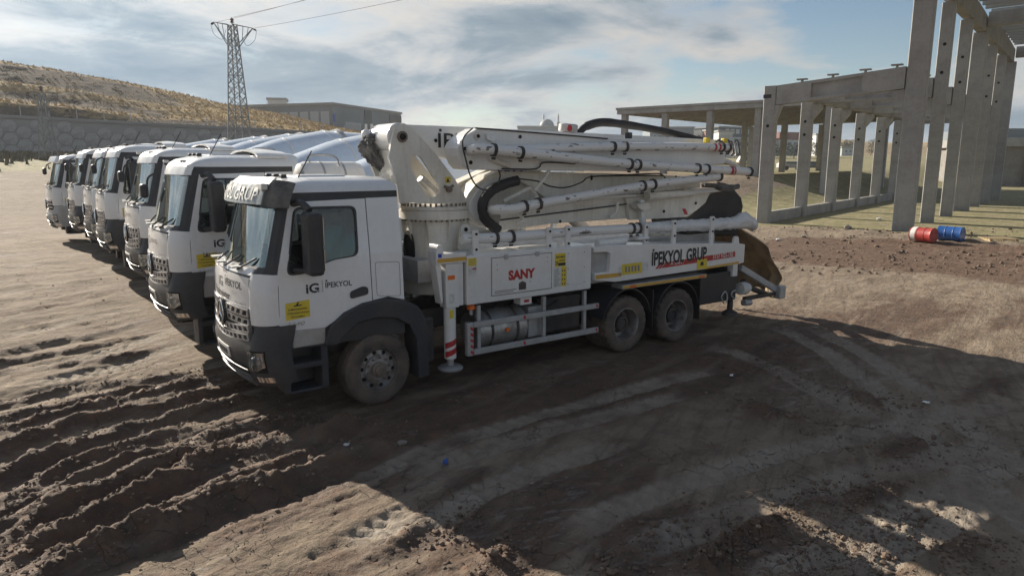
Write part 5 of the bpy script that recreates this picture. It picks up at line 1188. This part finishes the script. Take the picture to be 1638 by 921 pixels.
    for k in range(10): a = R(36) * k + .2; d = Vector((math.cos(a), math.sin(a), 0)); m = MB(); o = Vector((cx, 0, 0)); m.prism([o + d * .50 + Vector((0, 0, 2.2)), o + d * .52 + Vector((0, 0, 2.2)), o + d * .59 + Vector((0, 0, 2.555)), o + d * .50 + Vector((0, 0, 2.555))], Vector((-d.y, d.x, 0)) * .02); m.build('gusset', 'boom', pd)
    a = R(-176); d = Vector((math.cos(a), math.sin(a), 0)); o = Vector((cx, 0, 2.05)) + d * .485; m = MB(); m.lathe([(.001, 0), (.13, 0), (.16, .02), (.165, .05), (.13, .05), (.12, .03), (.001, .03)], o, d, 20)
    m.v = [(x, y, 2.05 + (z - 2.05) * 2.0) for x, y, z in m.v]; m.build('access_port', 'hole', pd, smooth=40)
    m = MB(); m.xz(rnd_poly([(cx + .05, 2.06), (cx + .33, 2.06), (cx + .27, 2.45), (cx + .19, 2.5), (cx + .11, 2.45)], .06), -.66, -.60); m.build('lug', 'boom', pd, bevel=.01)
    MB().cyl((cx + .19, -.665, 2.40), (cx + .19, -.67, 2.40), .035, 12).build('pin_hole', 'hole', pd)
    # tower plates
    out = [(626, 226), (622, 253), (633, 283), (639, 324), (745, 326), (745, 316), (728, 287), (697, 246), (658, 203), (645, 197), (632, 203)]
    slot = rnd_poly([(655, 262), (659, 250), (672, 249), (684, 268), (705, 302), (702, 314), (684, 315), (668, 290)], 7)
    ox, ix = pair([tuple(p) for p in out], [tuple(p) for p in slot], 80)
    for y0, y1 in ((-.40, -.34), (.34, .40)):
        P = [LP(p.x, p.y, -.40) for p in ox]; Q = [LP(p.x, p.y, -.40) for p in ix]
        for L_ in (P, Q):
            for v in L_: v.y = y0
        m = MB(); m.ring(P, Q, (0, y1 - y0, 0)); m.build('tower_plate', 'boom', root)
    pv = LP(643, 219, -.40); pv = Vector((pv.x, 0, pv.z))
    m = MB(); m.cyl((pv.x, -.335, pv.z), (pv.x, .335, pv.z), .215, 32); m.build('tower_head', 'white', root, smooth=40)
    m = MB(); m.cyl((pv.x, -.43, pv.z), (pv.x, -.40, pv.z), .085, 18); m.build('pin', 'hub', root); m = MB(); m.cyl((pv.x, -.445, pv.z), (pv.x, -.43, pv.z), .05, 10); m.bar((pv.x, -.447, pv.z - .06), (pv.x, -.447, pv.z + .06), .02, .03); m.build('pin_lock', 'hole', root)
    back = [(630, 240), (640, 326), (655, 326), (645, 235)]; poly('tower_back', back, -.335, .335, 'boom', .005)
    flat('sticker', [(712, 293), (721, 293), (721, 283), (712, 283)], -.404, 'yellow'); m = MB(); p = LP(716.5, 284.5, -.406); q = LP(713.5, 291.5, -.406); s_ = LP(719.5, 291.5, -.406); m.add([p, q, s_], [(0, 1, 2)]); m.build('sticker_mark', 'ink', root)
    p = LP(717, 303, -.40); m = MB(); m.cyl((p.x, -.46, p.z), (p.x, -.40, p.z), .05, 10); m.tube([(p.x - .08, -.42, p.z + .05), (p.x, -.44, p.z + .02), (p.x + .08, -.42, p.z + .06)], .025, 6); m.build('hydraulic_port', 'hub', root)
    m = MB(); a, b = LP(672, 285, -.1), LP(700, 312, -.1); m.cyl(a, b, .07, 14); m.build('slew_cylinder', 'galv', root, smooth=40)
    # accumulators and wrapped hoses on the far side of the tower
    for px in (586, 595): m = MB(); p = LP(px, 215, .35); m.lathe([(.08 * math.sin(t * .3142), -.08 * math.cos(t * .3142)) for t in range(11)], p, (0, 0, 1), 14); m.cyl(p, p + Vector((0, 0, .16)), .02, 6); m.build('accumulator', 'white', root, smooth=50)
    for k in range(4):
        m = MB(); o = .06 * k; pts = [LP(604 + 2 * k, 213, .30 - o), LP(585 + 3 * k, 222, .32 - o), LP(579 + 5 * k, 236, .32 - o), LP(592 + 5 * k, 256, .30 - o), LP(612 + 5 * k, 274, .26 - o), LP(628 + 4 * k, 300, .2 - o)]
        m.tube(pts, [.03, .05, .06, .045, .035, .03], 10, 6); m.v = [tuple(Vector(v) + Vector((random.uniform(-.02, .02), random.uniform(-.02, .02), random.uniform(-.02, .02)))) for v in m.v]; m.build('hose', 'cover', root, smooth=60)
    MB().box(.53, .82, -.45, 1.05, 1.25, 2.62).build('light_blocker', 'white', root, bevel=.02)  # box added behind the cab to stop a light streak on the ground
    # ---- boom sections
    A_ = poly('boom_section', [(640, 199), (741, 203), (900, 211), (1060, 219), (1150, 224), (1150, 243), (900, 257), (719, 255), (697, 250)], -.05, .32, 'white')
    a, b = LP(701, 236, -.055), LP(800, 236, -.055); lettering('boom_lettering', 'IPEKYOL', a.x, b.x + .45, a.z, LP(701, 212, -.055).z - a.z, lambda x, z: Vector((x, -.056, z)), 'ink', root, .01); 
    dot(a.x + .045, LP(701, 208.5, -.055).z, .022, lambda x, z: Vector((x, -.056, z)), 'ink', root)
    MB().cyl(LP(697, 225, -.055), LP(697, 225, -.055) + Vector((0, -.008, 0)), .03, 12).build('pin_hole', 'hole', A_)
    B_ = poly('boom_section', [(731, 237), (735, 228), (745, 217), (766, 205), (799, 208), (900, 216), (1000, 222), (1100, 228), (1152, 232), (1160, 240), (1160, 262), (1036, 274), (870, 273), (756, 272), (746, 271), (739, 264), (733, 250)], -.72, -.30, 'white', .015)
    for px, py, r in ((742, 238, .055), (763, 218, .06), (751, 260, .065)):
        p = LP(px, py, -.72); m = MB(); m.cyl((p.x, -.755, p.z), (p.x, -.72, p.z), r, 18); m.build('pin', 'boom', B_); m = MB(); m.cyl((p.x, -.765, p.z), (p.x, -.755, p.z), r * .5, 10); m.build('pin_lock', 'hole', B_)
    for px, py in ((832, 219), (690 + 142, 219.5)): p = LP(px, py, -.725); MB().cyl(p, p + Vector((0, -.006, 0)), .03, 14).build('pin_hole', 'hole', B_); break
    poly('boom_gusset', [(731, 238), (737, 229), (750, 232), (758, 262), (750, 270), (741, 264)], -.745, -.721, 'white', .006)
    poly('bracket', [(778, 214), (788, 215), (796, 222), (790, 228), (780, 224)], -.78, -.721, 'white', .01)
    # inner sections, arched knuckle with black rubber pad
    poly('boom_section', [(741, 336), (722, 303), (722, 298), (800, 262), (860, 268), (900, 300), (800, 330), (765, 338)], -.02, .30, 'boom')
    a, b = LP(752, 306, -.025), LP(826, 274, -.025); m_ = (b.z - a.z) / (b.x - a.x)
    lettering('boom_lettering', 'IPEKYOL', a.x + .08, b.x + .35, a.z - .06, .20, lambda x, z: Vector((x, -.026, z + (x - a.x) * m_)), 'blue_ink', root, .02)
    C_ = poly('boom_section', [(744, 340), (743, 322), (750, 309), (762, 294), (783, 280), (802, 274), (900, 276), (1036, 279), (1120, 283), (1120, 300), (1000, 312), (880, 322), (850, 300), (829, 288), (800, 300), (783, 314), (775, 330), (778, 350), (786, 366), (770, 362), (752, 352)], -.42, -.05, 'boom', .012)
    poly('knuckle_web', [(750, 338), (752, 322), (764, 304), (785, 289), (808, 283), (790, 297), (775, 312), (768, 328), (770, 345), (762, 352)], -.455, -.421, 'white', .008)
    poly('boom_web', [(783, 316), (802, 300), (830, 290), (852, 302), (880, 322), (880, 352), (800, 366), (786, 362), (779, 345)], -.30, -.10, 'boom', .01)
    m = MB(); m.tube([LP(828, 289, -.62), LP(806, 295, -.62), LP(784, 307, -.62), (LP(772, 325, -.62)), LP(774, 346, -.62), LP(786, 360, -.62), LP(797, 368, -.62)], .085, 12, 6); m.v = [tuple(Vector(v) + Vector((random.uniform(-.006, .006), 0, random.uniform(-.006, .006)))) for v in m.v]; m.build('rubber_pad', 'black_rubber', root, smooth=50)
    D_ = poly('boom_section', [(800, 344), (830, 331), (880, 319), (1019, 312), (1110, 303), (1120, 320), (1010, 349), (880, 358), (797, 370)], -.58, -.20, 'boom', .012)
    poly('boom_flange', [(800, 343), (830, 330), (880, 318), (1019, 311), (1019, 315), (880, 323), (830, 335), (802, 349)], -.62, -.581, 'white', .005)
    E_ = poly('boom_panel', [(1002, 317), (1066, 313), (1136, 309), (1129, 324), (1114, 337), (1097, 347), (1051, 350), (1007, 352)], -.66, -.585, 'boom', .01)
    flat('sticker', [(1091, 345), (1101, 343), (1101, 332), (1088, 334)], -.664, 'sticker'); flat('warning_band', [(1095, 343.5), (1100.5, 343), (1096.5, 333.5), (1091, 334)], -.6655, 'red')
    for px, py in ((1062, 338), (1113, 325), (896, 354), (946, 283), (946, 286), (1081, 283)): p = LP(px, py, -.67); MB().cyl(p, p + Vector((0, -.008, 0)), .028, 12).build('pin_hole', 'hole', E_)
    m = MB(); pp = [LP(a, b, -.60) for a, b in ((1097, 352), (1114, 340), (1129, 326), (1138, 309), (1160, 303), (1176, 303), (1187, 316), (1190, 330), (1186, 350), (1180, 378), (1100, 378))]; m.prism(pp, (0, 1.0, 0)); m.build('rubber_apron', 'black_rubber', root, bevel=.05)
    m = MB(); m.cyl(LP(1035, 315, -.78), LP(1108, 309, -.78), .085, 16, .06); m.cyl(LP(1108, 309, -.78), LP(1165, 303, -.78), .03, 8); m.build('boom_cylinder', 'boom', root, smooth=40)
    m = MB(); m.tube([LP(1125, 296, -.8), LP(1150, 298, -.8), LP(1165, 301, -.8), LP(1180, 298, -.8)], [.05, .09, .08, .06], 10, 4); m.build('cylinder_end', 'cover', root)
    poly('strut', [(1025, 320), (1031, 320), (1034, 358), (1027, 358)], -.80, -.72, 'white', .005); poly('strut_foot', [(1020, 327), (1038, 324), (1042, 334), (1030, 338), (1022, 333)], -.9, -.7, 'boom', .01)
    # ---- delivery pipes
    def pipe(px, y, r, name='delivery_pipe', m='pipe', sm=5, rings=(), bands=()):
        P = [LP(a, b, y if not isinstance(y, (list, tuple)) else y[i]) for i, (a, b) in enumerate(px)]; mb = MB(); mb.tube(P, r, 16, sm); o = mb.build(name, m, root, smooth=40)
        path = crom(P, 20)
        def at(pxl):
            best = min(range(1, len(path) - 1), key=lambda i: abs(PX(path[i]) - pxl)); return path[best], (path[best + 1] - path[best - 1]).normalized()
        for q in rings:
            c, t = at(q); mb = MB(); mb.lathe([(r, -.025), (r + .022, -.025), (r + .022, .025), (r, .025)], c, t, 18); mb.cyl(c + Vector((0, 0, -r - .05)) - t * .03, c + Vector((0, 0, -r - .05)) + t * .03, .02, 6); mb.build('clamp', 'chassis', o, smooth=30)
        for q, w in bands:
            c, t = at(q); mb = MB(); mb.lathe([(r + .002, -w), (r + .003, -w), (r + .003, w), (r + .002, w)], c, t, 18); mb.build('warning_band', 'red', o)
        return o
    def PX(p): w = TQ + TA * p.x + TB * p.y + Vector((0, 0, p.z - HCAM)); d = w.y * cP - w.z * sP; return PW / 2 + F * w.x / d
    pipe([(788, 242), (840, 239), (980, 235), (1100, 235), (1168, 236)], -.86, .075, rings=(978, 998, 1155, 1164), bands=((1140, .03), (1149, .03)))
    pipe([(752, 241), (764, 238), (800, 241), (850, 246), (1000, 262), (1120, 270), (1200, 275)], [-.76, -.95, -1.0, -1.0, -1.0, -1.0, -1.0], .082, rings=(789, 832, 1005, 1022, 1115, 1130, 1197), bands=((1166, .04), (1172, .02)))
    pipe([(786, 336), (796, 335), (826, 334), (850, 328), (1000, 302), (1060, 293), (1152, 282)], [-.70, -.88, -.95, -.95, -.95, -.95, -.95], .082, rings=(838, 861, 1028, 1043, 1150))
    pipe([(738, 382), (800, 380), (900, 372), (1020, 365), (1100, 361)], -1.02, .085, rings=(790, 818, 1011, 1021))
    m = MB(); pts = crom([LP(a, b, -1.02) for a, b in ((1024, 365), (1060, 363), (1100, 361), (1140, 359), (1170, 358), (1196, 356), (1204, 360))], 8); n = 20; vs = []
    for i, p in enumerate(pts):
        rr = .10 + .035 * (i / len(pts))
        for k in range(n): a = 2 * math.pi * k / n; q = rr * (1 + .28 * (float(vn(np.array(i * .55), np.array(k * .9), 3)) - .5) + .12 * random.uniform(-1, 1)) * (1 + .7 * max(0, math.sin(a)) * math.exp(-((i - 37) / 3.) ** 2)); vs.append(p + Vector((.01 * random.uniform(-1, 1), math.cos(a) * q, math.sin(a) * q)))
    m.add(vs, [(i * n + k, i * n + (k + 1) % n, (i + 1) * n + (k + 1) % n, (i + 1) * n + k) for i in range(len(pts) - 1) for k in range(n)] + [tuple(range(n)), tuple(range(len(vs) - n, len(vs)))]); m.build('plastic_wrap', 'wrap', root, smooth=80)
    for px, t_, b_ in ((760, 368, 396), (878, 364, 391), (908, 361, 390), (1033, 358, 392), (1078, 352, 392), (1139, 346, 390)):
        p, q = LP(px, t_, -1.12), LP(px, b_, -1.12); m = MB(); m.box(p.x - .05, p.x + .05, -1.15, -1.10, min(2.0, q.z), p.z); m.build('pipe_bracket', 'white', root, bevel=.006)
        for z in (p.z - .06, p.z - .30): MB().cyl((p.x, -1.165, z), (p.x, -1.15, z), .02, 8).build('bolt', 'hole', root)
    m = MB(); m.cyl(LP(955, 389, -1.05), LP(1000, 384, -1.05), .07, 14); m.build('hydraulic_cylinder', 'white', root, smooth=40); p = LP(1022, 384, -1.05); MB().box(p.x - .14, p.x + .14, -1.2, -.9, 2.05, p.z + .08).build('valve_block', 'white', root, bevel=.03)
    for px in (1040, 1056, 1066): a, b = LP(px, 372, -.3), LP(px, 392, -.3); m = MB(); m.box(a.x - .08, a.x + .08, -.5, -.3, b.z, a.z); m.build('deck_post', 'boom', root)
    # elbows and braces between the pipes
    for pts, y, r in (([(857, 312), (848, 302), (838, 305), (805, 322)], -.60, .035), ([(857, 312), (860, 325), (852, 330)], -.75, .035), ([(878, 272), (872, 284), (855, 305)], -.70, .03), ([(785, 253), (800, 260), (815, 265)], -.76, .045), ([(988, 322), (985, 340), (975, 348)], -.68, .03), ([(830, 340), (836, 352), (826, 358)], -.85, .035)):
        m = MB(); m.tube([LP(a, b, y) for a, b in pts], r, 8, 5); m.build('pipe_brace', 'boom', root, smooth=40)
    # cables
    for pts, y in (([(756, 205), (742, 219), (740, 232), (745, 255), (752, 280), (762, 297), (775, 304), (786, 303)], -.80), ([(797, 272), (799, 276), (800, 282), (797, 293)], -.80), ([(760, 205), (800, 208), (900, 216), (972, 222)], -.75), ([(803, 270), (850, 271), (862, 268), (872, 260), (920, 262)], -.76), ([(828, 286), (860, 290), (880, 298), (905, 300), (930, 292), (945, 283), (1000, 281), (1060, 281)], -.62), ([(800, 352), (880, 342), (960, 332), (1005, 326)], -.64), ([(975, 281), (1040, 278), (1060, 280), (1066, 292)], -.62), ([(1140, 262), (1160, 262), (1175, 268), (1182, 278)], -.5)):
        m = MB(); m.tube([LP(a, b, y) for a, b in pts], .013, 6, 6); m.build('cable', 'black', root, smooth=40)
    m = MB(); m.tube([LP(a, b, .25) for a, b in ((922, 215), (930, 208), (941, 201), (963, 196), (997, 199), (1051, 208), (1100, 219), (1126, 226))], [.06, .07, .085, .085, .08, .075, .07, .065], 14, 6); m.build('end_hose', 'black_rubber', root, smooth=50)
    m = MB(); p = LP(908, 212, .1); m.lathe([(.16, 0), (.18, .02), (.18, .14), (.15, .16), (.15, .02)], p, (.05, -.1, 1), 24); cn = m.build('hose_reel', 'galv', root, smooth=40); m = MB(); p = LP(911, 205, -.085); m.lathe([(.001, 0), (.06, 0), (.06, .005), (.001, .005)], p, (0, -1, 0), 16); m.build('red_mark', 'red', cn)
    for px, py in ((1005, 217), (1130, 225), (1158, 226)): p = LP(px, py, -.3); m = MB(); m.box(p.x - .06, p.x + .06, -.36, -.26, p.z - .06, p.z + .06); m.build('boom_fitting', 'black' if px == 1005 else 'yellow', root, bevel=.02)
    for k in range(7): p = LP(1145 + 5 * k, 228 + 2 * (k % 3), -.4 + .05 * k); m = MB(); m.tube([p, p + Vector((.06, -.03, .05)), p + Vector((.12, -.05, -.05 - .03 * k)), p + Vector((.1, 0, -.25))], .022, 6, 3); m.build('hose_fitting', ('cover', 'hub', 'galv')[k % 3], root)
    m = MB(); m.tube([LP(a, b, -.6) for a, b in ((1110, 256), (1150, 256), (1172, 262), (1184, 272))], .05, 10, 5); m.build('pipe_brace', 'boom', root, smooth=40)
    # ---- tail: hopper, tarpaulin, tail arm, rear leg
    MB().box(7.0, 8.15, -1.18, -.55, .62, 1.24).build('rear_box', 'black', root, bevel=.02); MB().box(7.0, 8.15, .55, 1.18, .62, 1.24).build('rear_box', 'black', root, bevel=.02)
    for g in (-1, 1):
        MB().box(7.93, 8.08, *sorted((g * 1.24, g * 1.09)), 1.13, 1.40).build('rear_leg', 'white', root, bevel=.01); m = MB(); m.cyl((8.0, g * 1.16, .40), (8.0, g * 1.16, .62), .06, 12); m.lathe([(.001, .30), (.17, .30), (.16, .36), (.06, .42), (.001, .42)], (8.0, g * 1.16, 0), (0, 0, 1), 18); m.build('foot', 'chassis', root, smooth=40)
    hp = MB(); hp.prism([(8.25, -.75, 1.75), (8.75, -.75, 1.5), (8.8, -.75, .75), (8.3, -.75, .75)], (0, 1.5, 0)); hp.build('hopper', 'chassis', root, bevel=.03)
    MB().box(7.2, 8.3, -.5, .5, .5, 1.0).build('pump_cylinder', 'chassis', root)
    # tarpaulin draped over the hopper
    tp = [LP(a, b, -.75) for a, b in ((1197, 356), (1207, 372), (1218, 397), (1237, 432), (1229, 462))]; TX = [p.x for p in tp]; TZ = [p.z for p in tp]
    nu, nv = 26, 34; A = []
    for i in range(nu):
        u = i / (nu - 1); row_ = []
        for j in range(nv):
            v = j / (nv - 1); x = float(np.interp(u, [0, .2, .45, .75, 1], TX)); z = float(np.interp(u, [0, .2, .45, .75, 1], TZ)); w = float(np.interp(u, [0, .3, .6, 1], [.55, 1.08, 1.18, 1.12]))
            f = .07 * math.sin(v * 19 + 3 * u) * u + .05 * math.sin(v * 41 + u * 7) * u
            e = (2 * v - 1); xr = x - .55 * max(0, abs(e) - .55) * (.4 + u) + f; row_.append(Vector((xr, e * w + .03 * math.sin(u * 15 + v * 5), z - .10 * e * e + .02 * math.sin(v * 25))))
        A.append(row_)
    m = MB(); m.sheet(A, lambda i, j: Vector((-.012, 0, -.012))); m.build('tarpaulin', 'tarp', root, smooth=60)
    m = MB(); a, b = LP(1184, 428, -1.1), LP(1244, 465, -1.1); m.bar(a, b, .10, .13); ta = m.build('tail_arm', 'grey_paint', root, bevel=.015); m = MB(); m.box(b.x - .12, b.x + .1, -1.25, -.95, b.z - .16, b.z + .13); m.build('arm_end', 'galv', ta, bevel=.03)
    m = MB(); m.bar(LP(1244, 468, -1.1) + Vector((0, 0, 0)), LP(1190, 478, -1.1), .08, .08); m.tube([LP(1188, 450, -1.1), LP(1200, 460, -1.05), LP(1225, 470, -1.0)], .06, 8, 4); m.build('tail_brace', 'chassis', root)
    m = MB(); m.lathe([(.001, 0), (.13, 0), (.14, .15), (.10, .28), (.001, .3)], LP(1183, 462, -1.15), (1, 0, 0), 16); m.build('outlet', 'sticker', root, smooth=40); m = MB(); m.lathe([(.001, 0), (.07, 0), (.06, .25), (.001, .27)], LP(1189, 484, -1.15), (1, 0, -.1), 12); m.build('hydraulic_fitting', 'galv', root, smooth=40)
    for pts in ([(1158, 485), (1154, 475), (1160, 466), (1163, 474), (1162, 484)], [(1175, 478), (1170, 472), (1172, 466), (1178, 464)]): m = MB(); m.tube([LP(a, b, -1.2) for a, b in pts], .016, 6, 5); m.build('hook', 'galv', root, smooth=40)
    for k in range(5):
        m = MB(); m.tube([(1.5 + .4 * k, -.7, 1.25), (1.7 + .4 * k, -.95, 1.12 - .03 * k), (2.0 + .45 * k, -.8, 1.2)], .018, 6, 4); m.build('under_hose', 'black', root, smooth=40)
    return root
pump_truck()
# ------------------------------------------------------------------ mixer trucks
def mixer(dz, old=False):
    root = empty('mixer_truck', (0, 0, 0)); cab(root, dz, False, 'mixer', old); 
    for g in (-1, 1):
        wheel(root, 0, g); wheel(root, 1.75, g); wheel(root, 4.7, g, True, drive=True); wheel(root, 6.05, g, True, drive=True)
        A = [[Vector((1.75 + .66 * math.cos(a), g * y, .515 + .68 * math.sin(a))) for y in (.75, 1.24)] for a in [R(10) + R(160) * i / 12 for i in range(13)]]; m = MB(); m.sheet(A, lambda i, j: Vector((0, 0, .03))); m.build('mudguard', 'plastic', root, smooth=40)
        for x in (4.7, 6.05): A = [[Vector((x + .62 * math.cos(a), g * y, .515 + .66 * math.sin(a))) for y in (.5, 1.24)] for a in [R(15) + R(150) * i / 12 for i in range(13)]]; m = MB(); m.sheet(A, lambda i, j: Vector((0, 0, .025))); m.build('mudguard', 'plastic', root, smooth=40)
        m = MB(); m.lathe([(.001, 0), (.30, 0), (.31, .02), (.31, .9), (.30, .92), (.001, .92)], (2.7, g * .88, .8), (1, 0, 0), 22); m.build('fuel_tank', 'tank', root, smooth=40)
    chassis(root, 7.6, (0, 1.75), (4.7, 6.05))
    for y in (-.42, .42): MB().box(.6, 7.5, y - .07, y + .07, 1.125, 1.40).build('subframe_rail', 'white', root)
    a = Vector((1.55, 0, 2.30)); ax = Vector((6.0, 0, 1.15)).normalized()
    m = MB(); m.lathe([(.001, 0), (.45, .02), (.85, .25), (1.02, .75), (1.17, 1.7), (1.19, 2.0), (1.19, 3.3), (1.10, 3.7), (.62, 5.7), (.60, 5.95), (.52, 5.95), (.001, 5.3)], a, ax, 56); dr = m.build('drum', 'drum', root, smooth=35)
    for h in (2.0, 3.3): 
        m = MB(); m.lathe([(1.19, -.02), (1.205, -.02), (1.205, .02), (1.19, .02)], a + ax * h, ax, 56); m.build('drum_seam', 'white', dr)
    m = MB(); m.lathe([(1.10, -.07), (1.16, -.07), (1.16, .07), (1.08, .07)], a + ax * 3.72, ax, 48); m.build('roller_ring', 'galv', dr, smooth=40)
    m = MB(); m.xz([(1.0, 1.41), (1.5, 1.41), (1.5, 2.3), (1.25, 2.5), (1.0, 2.2)], -.6, .6); m.build('front_stand', 'white', root, bevel=.02)
    m = MB(); m.bar((5.0, -.7, 1.41), (5.4, -.7, 2.25), .12, .16); m.bar((5.0, .7, 1.41), (5.4, .7, 2.25), .12, .16); m.bar((6.6, -.6, 1.41), (7.3, -.6, 3.6), .10, .12); m.bar((6.6, .6, 1.41), (7.3, .6, 3.6), .10, .12); m.build('rear_stand', 'white', root)
    m = MB(); m.lathe([(.62, 0), (.66, 0), (.35, -.8), (.31, -.8)], (7.75, 0, 4.0), (0, 0, 1), 20); m.build('feed_hopper', 'white', root, smooth=40)
    m = MB(); A = [[Vector((7.75 + 1.25 * t, .25 * math.cos(b), 2.2 - 1.0 * t - .25 * math.sin(b))) for b in [math.pi * k / 8 for k in range(9)]] for t in (0, .5, 1)]; m.sheet(A, lambda i, j: Vector((0, 0, .02))); m.build('chute', 'white', root, smooth=40)
    # water tank behind the cab with straps and a red sticker
    m = MB(); m.lathe([(.001, 0), (.20, .02), (.36, .10), (.40, .20), (.40, 1.15), (.36, 1.27), (.20, 1.34), (.001, 1.36)], (.62, -.62, 2.97 + dz * .3), (1, 0, 0), 28); tk = m.build('water_tank', 'white', root, smooth=35)
    for h in (.45, .85): m = MB(); m.lathe([(.401, 0), (.407, 0), (.407, .04), (.401, .04)], (.62 + h, -.62, 2.97 + dz * .3), (1, 0, 0), 28); m.build('tank_strap', 'galv', tk)
    m = MB(); m.tube([(.9, -.72, 3.36 + dz * .3), (.9, -.72, 3.47 + dz * .3), (1.35, -.74, 3.47 + dz * .3), (1.4, -.9, 3.29 + dz * .3)], .02, 6, 5); m.build('tank_pipe', 'galv', tk, smooth=40)
    m = MB(); m.box(.50, .94, -1.04, -1.02, 2.86 + dz * .3, 2.99 + dz * .3); m.build('sticker', 'red', tk); lettering('sticker_lettering', 'IMER', .56, .88, 3.035 + dz * .3, .06, lambda x, z: Vector((x, -1.046, z)), 'litter', root) if 0 else None
    MB().box(.62, 1.98, -.95, -.3, 2.46 + dz * .3, 2.55 + dz * .3).build('tank_cradle', 'white', root); MB().box(.9, 1.1, -.8, -.6, 1.41, 2.46 + dz * .3).build('cradle_post', 'white', root)
    return root
MIX = [(3.35, -.41, .30, 'white mixer truck parked right beside the pump truck'), (7.54, -.30, .30, 'white mixer truck, second in the row counted from the pump truck'),
       (11.64, -.54, .30, 'white mixer truck, third in the row counted from the pump truck'), (14.87, -.60, .30, 'white mixer truck, fourth in the row counted from the pump truck'), (18.5, -.82, .30, 'white mixer truck, fifth in the row, beside the old visored truck')]
proto = mixer(.30)
for i, (yl, xl, dz, lab) in enumerate(MIX):
    o = proto if i == 0 else copy_tree(proto); p = T2W(xl, yl); c = T2W(xl + 3, yl); o.location = (p.x, p.y, Gs(c.x, c.y) - .01); o.rotation_euler = (0, 0, TYAW + R((0, .8, -.7, .5, 0)[i]))
    tag(o, lab, 'truck', 'mixer trucks parked in a row')
o = mixer(.12, True); p = T2W(-1.35, 22.6); c = T2W(1.5, 22.6); o.location = (p.x, p.y, Gs(c.x, c.y) - .01); o.rotation_euler = (0, 0, TYAW + R(2)); tag(o, 'older white mixer truck with a sun visor and barred grille ending the row', 'truck', 'mixer trucks parked in a row')
# ------------------------------------------------------------------ small things on the site
def barrel(px, py, rz, m, label, band=None):
    p = gpt(px, py, .25); g = GZ(p.x, p.y); r = empty('steel_barrel', (p.x, p.y, g + .30), rz); tag(r, label, 'barrel', 'barrels lying by the columns')
    q = MB(); q.lathe([(.001, -.44), (.285, -.44), (.285, -.425), (.30, -.45), (.305, -.44), (.295, -.40), (.295, -.17), (.308, -.15), (.295, -.13), (.295, .13), (.308, .15), (.295, .17), (.295, .40), (.305, .44), (.30, .45), (.285, .425), (.285, .43), (.001, .43)], (0, 0, 0), (0, 1, 0), 32); b = q.build('body', m, r, smooth=30)
    for z in (.15, -.12): MB().cyl((z, -.44, .12), (z, -.455, .12), .04, 10).build('bung', m, r)
    if band: q = MB(); q.lathe([(.2985, .2), (.2995, .2), (.2995, .40), (.2985, .40)], (0, 0, 0), (0, 1, 0), 32); q.build('paint_band', band, r)
barrel(1476, 384, R(28), 'drum_red', 'red steel barrel with a pale band lying at the column foot', 'sticker'); barrel(1520, 383, R(38), 'drum_blue', 'blue steel barrel lying on its side next to the red one')
def pallet():
    p = gpt(1597, 386, .15); r = empty('wooden_pallet', (p.x, p.y, GZ(p.x, p.y) + .02), R(-8)); tag(r, 'pale wooden pallet lying on the brown spoil beside the barrels', 'pallet')
    for i in range(5): MB().box(-.6, .6, -.4 + .2 * i - .06, -.4 + .2 * i + .06, .112, .135).build('deck_board', 'wood', r)
    for x in (-.5, 0, .5): MB().box(x - .05, x + .05, -.45, .45, .02, .11).build('bearer', 'wood', r)
pallet()
def rubble(px, py, s, m, name, label, cat='stone'):
    p = gpt(px, py, .1 if py < 440 else 0); k = ICO_V * (1 + .4 * (rng.random((len(ICO_V), 1)) - .5)) * np.array([s, s * .8, s * .6]); mb = MB(); mb.add(k, ICO_F); o = mb.build(name, m, bevel=.004); o.location = (p.x, p.y, GZ(p.x, p.y) + s * .35); tag(o, label, cat)
rubble(1356, 367, .26, 'stone', 'concrete_lump', 'grey concrete lump lying on the spoil between the halls')
rubble(1406, 349, .16, 'litter', 'white_bucket_scrap', 'small white plastic scrap on the pale ground between the columns', 'scrap')
rubble(1245, 381, .12, 'litter', 'plastic_scrap', 'white crumpled scrap on the brown spoil near the truck tail', 'scrap')
rubble(1285, 378, .12, 'stone', 'broken_stone', 'pale broken stone lying flat on the brown spoil heap')
rubble(643, 740 - 30, .07, 'stone', 'broken_stone', 'small grey stone at the shadow edge beside the truck')
rubble(347, 722, .085, 'clod', 'earth_lump', 'round lump of earth between the muddy ruts', 'soil')
def scrap(px, py, w, h, m, label):
    p = gpt(px, py); A = [[Vector((w * (i / 4 - .5), h * (j / 3 - .5), .012 * math.sin(i * 2 + j) + .015)) for j in range(4)] for i in range(5)]; mb = MB(); mb.sheet(A, lambda i, j: Vector((0, 0, -.004))); o = mb.build('plastic_wrapper', m); o.location = (p.x, p.y, GZ(p.x, p.y) + .012); o.rotation_euler = (0, 0, random.uniform(0, 3)); tag(o, label, 'litter')
scrap(712, 738, .16, .05, 'litter_blue', 'blue plastic wrapper lying in the shadow before the truck'); scrap(553, 707, .10, .06, 'litter', 'white paper scrap at the corner of the truck shadow'); scrap(1480, 648, .10, .08, 'litter', 'white scrap on the shaded ground right of the truck'); scrap(1170, 602 - 2, .12, .05, 'litter', 'pale scrap on the shaded ground behind the rear wheels')
# ------------------------------------------------------------------ thin haze over the plain
def haze():
    m = D.materials.new('haze_air'); m.use_nodes = True; n = m.node_tree.nodes; l = m.node_tree.links; n.clear()
    v = n.new('ShaderNodeVolumePrincipled'); v.inputs['Color'].default_value = (.90, .94, 1, 1); v.inputs['Density'].default_value = .0003; v.inputs['Anisotropy'].default_value = .35
    o = n.new('ShaderNodeOutputMaterial'); l.new(v.outputs[0], o.inputs['Volume'])
    b = MB(); b.box(-960, 960, -270, 1560, -2, 34); h = b.build('haze', m); tag(h, 'thin pale haze over the plain and the distant town', 'haze', kind='stuff')
haze()
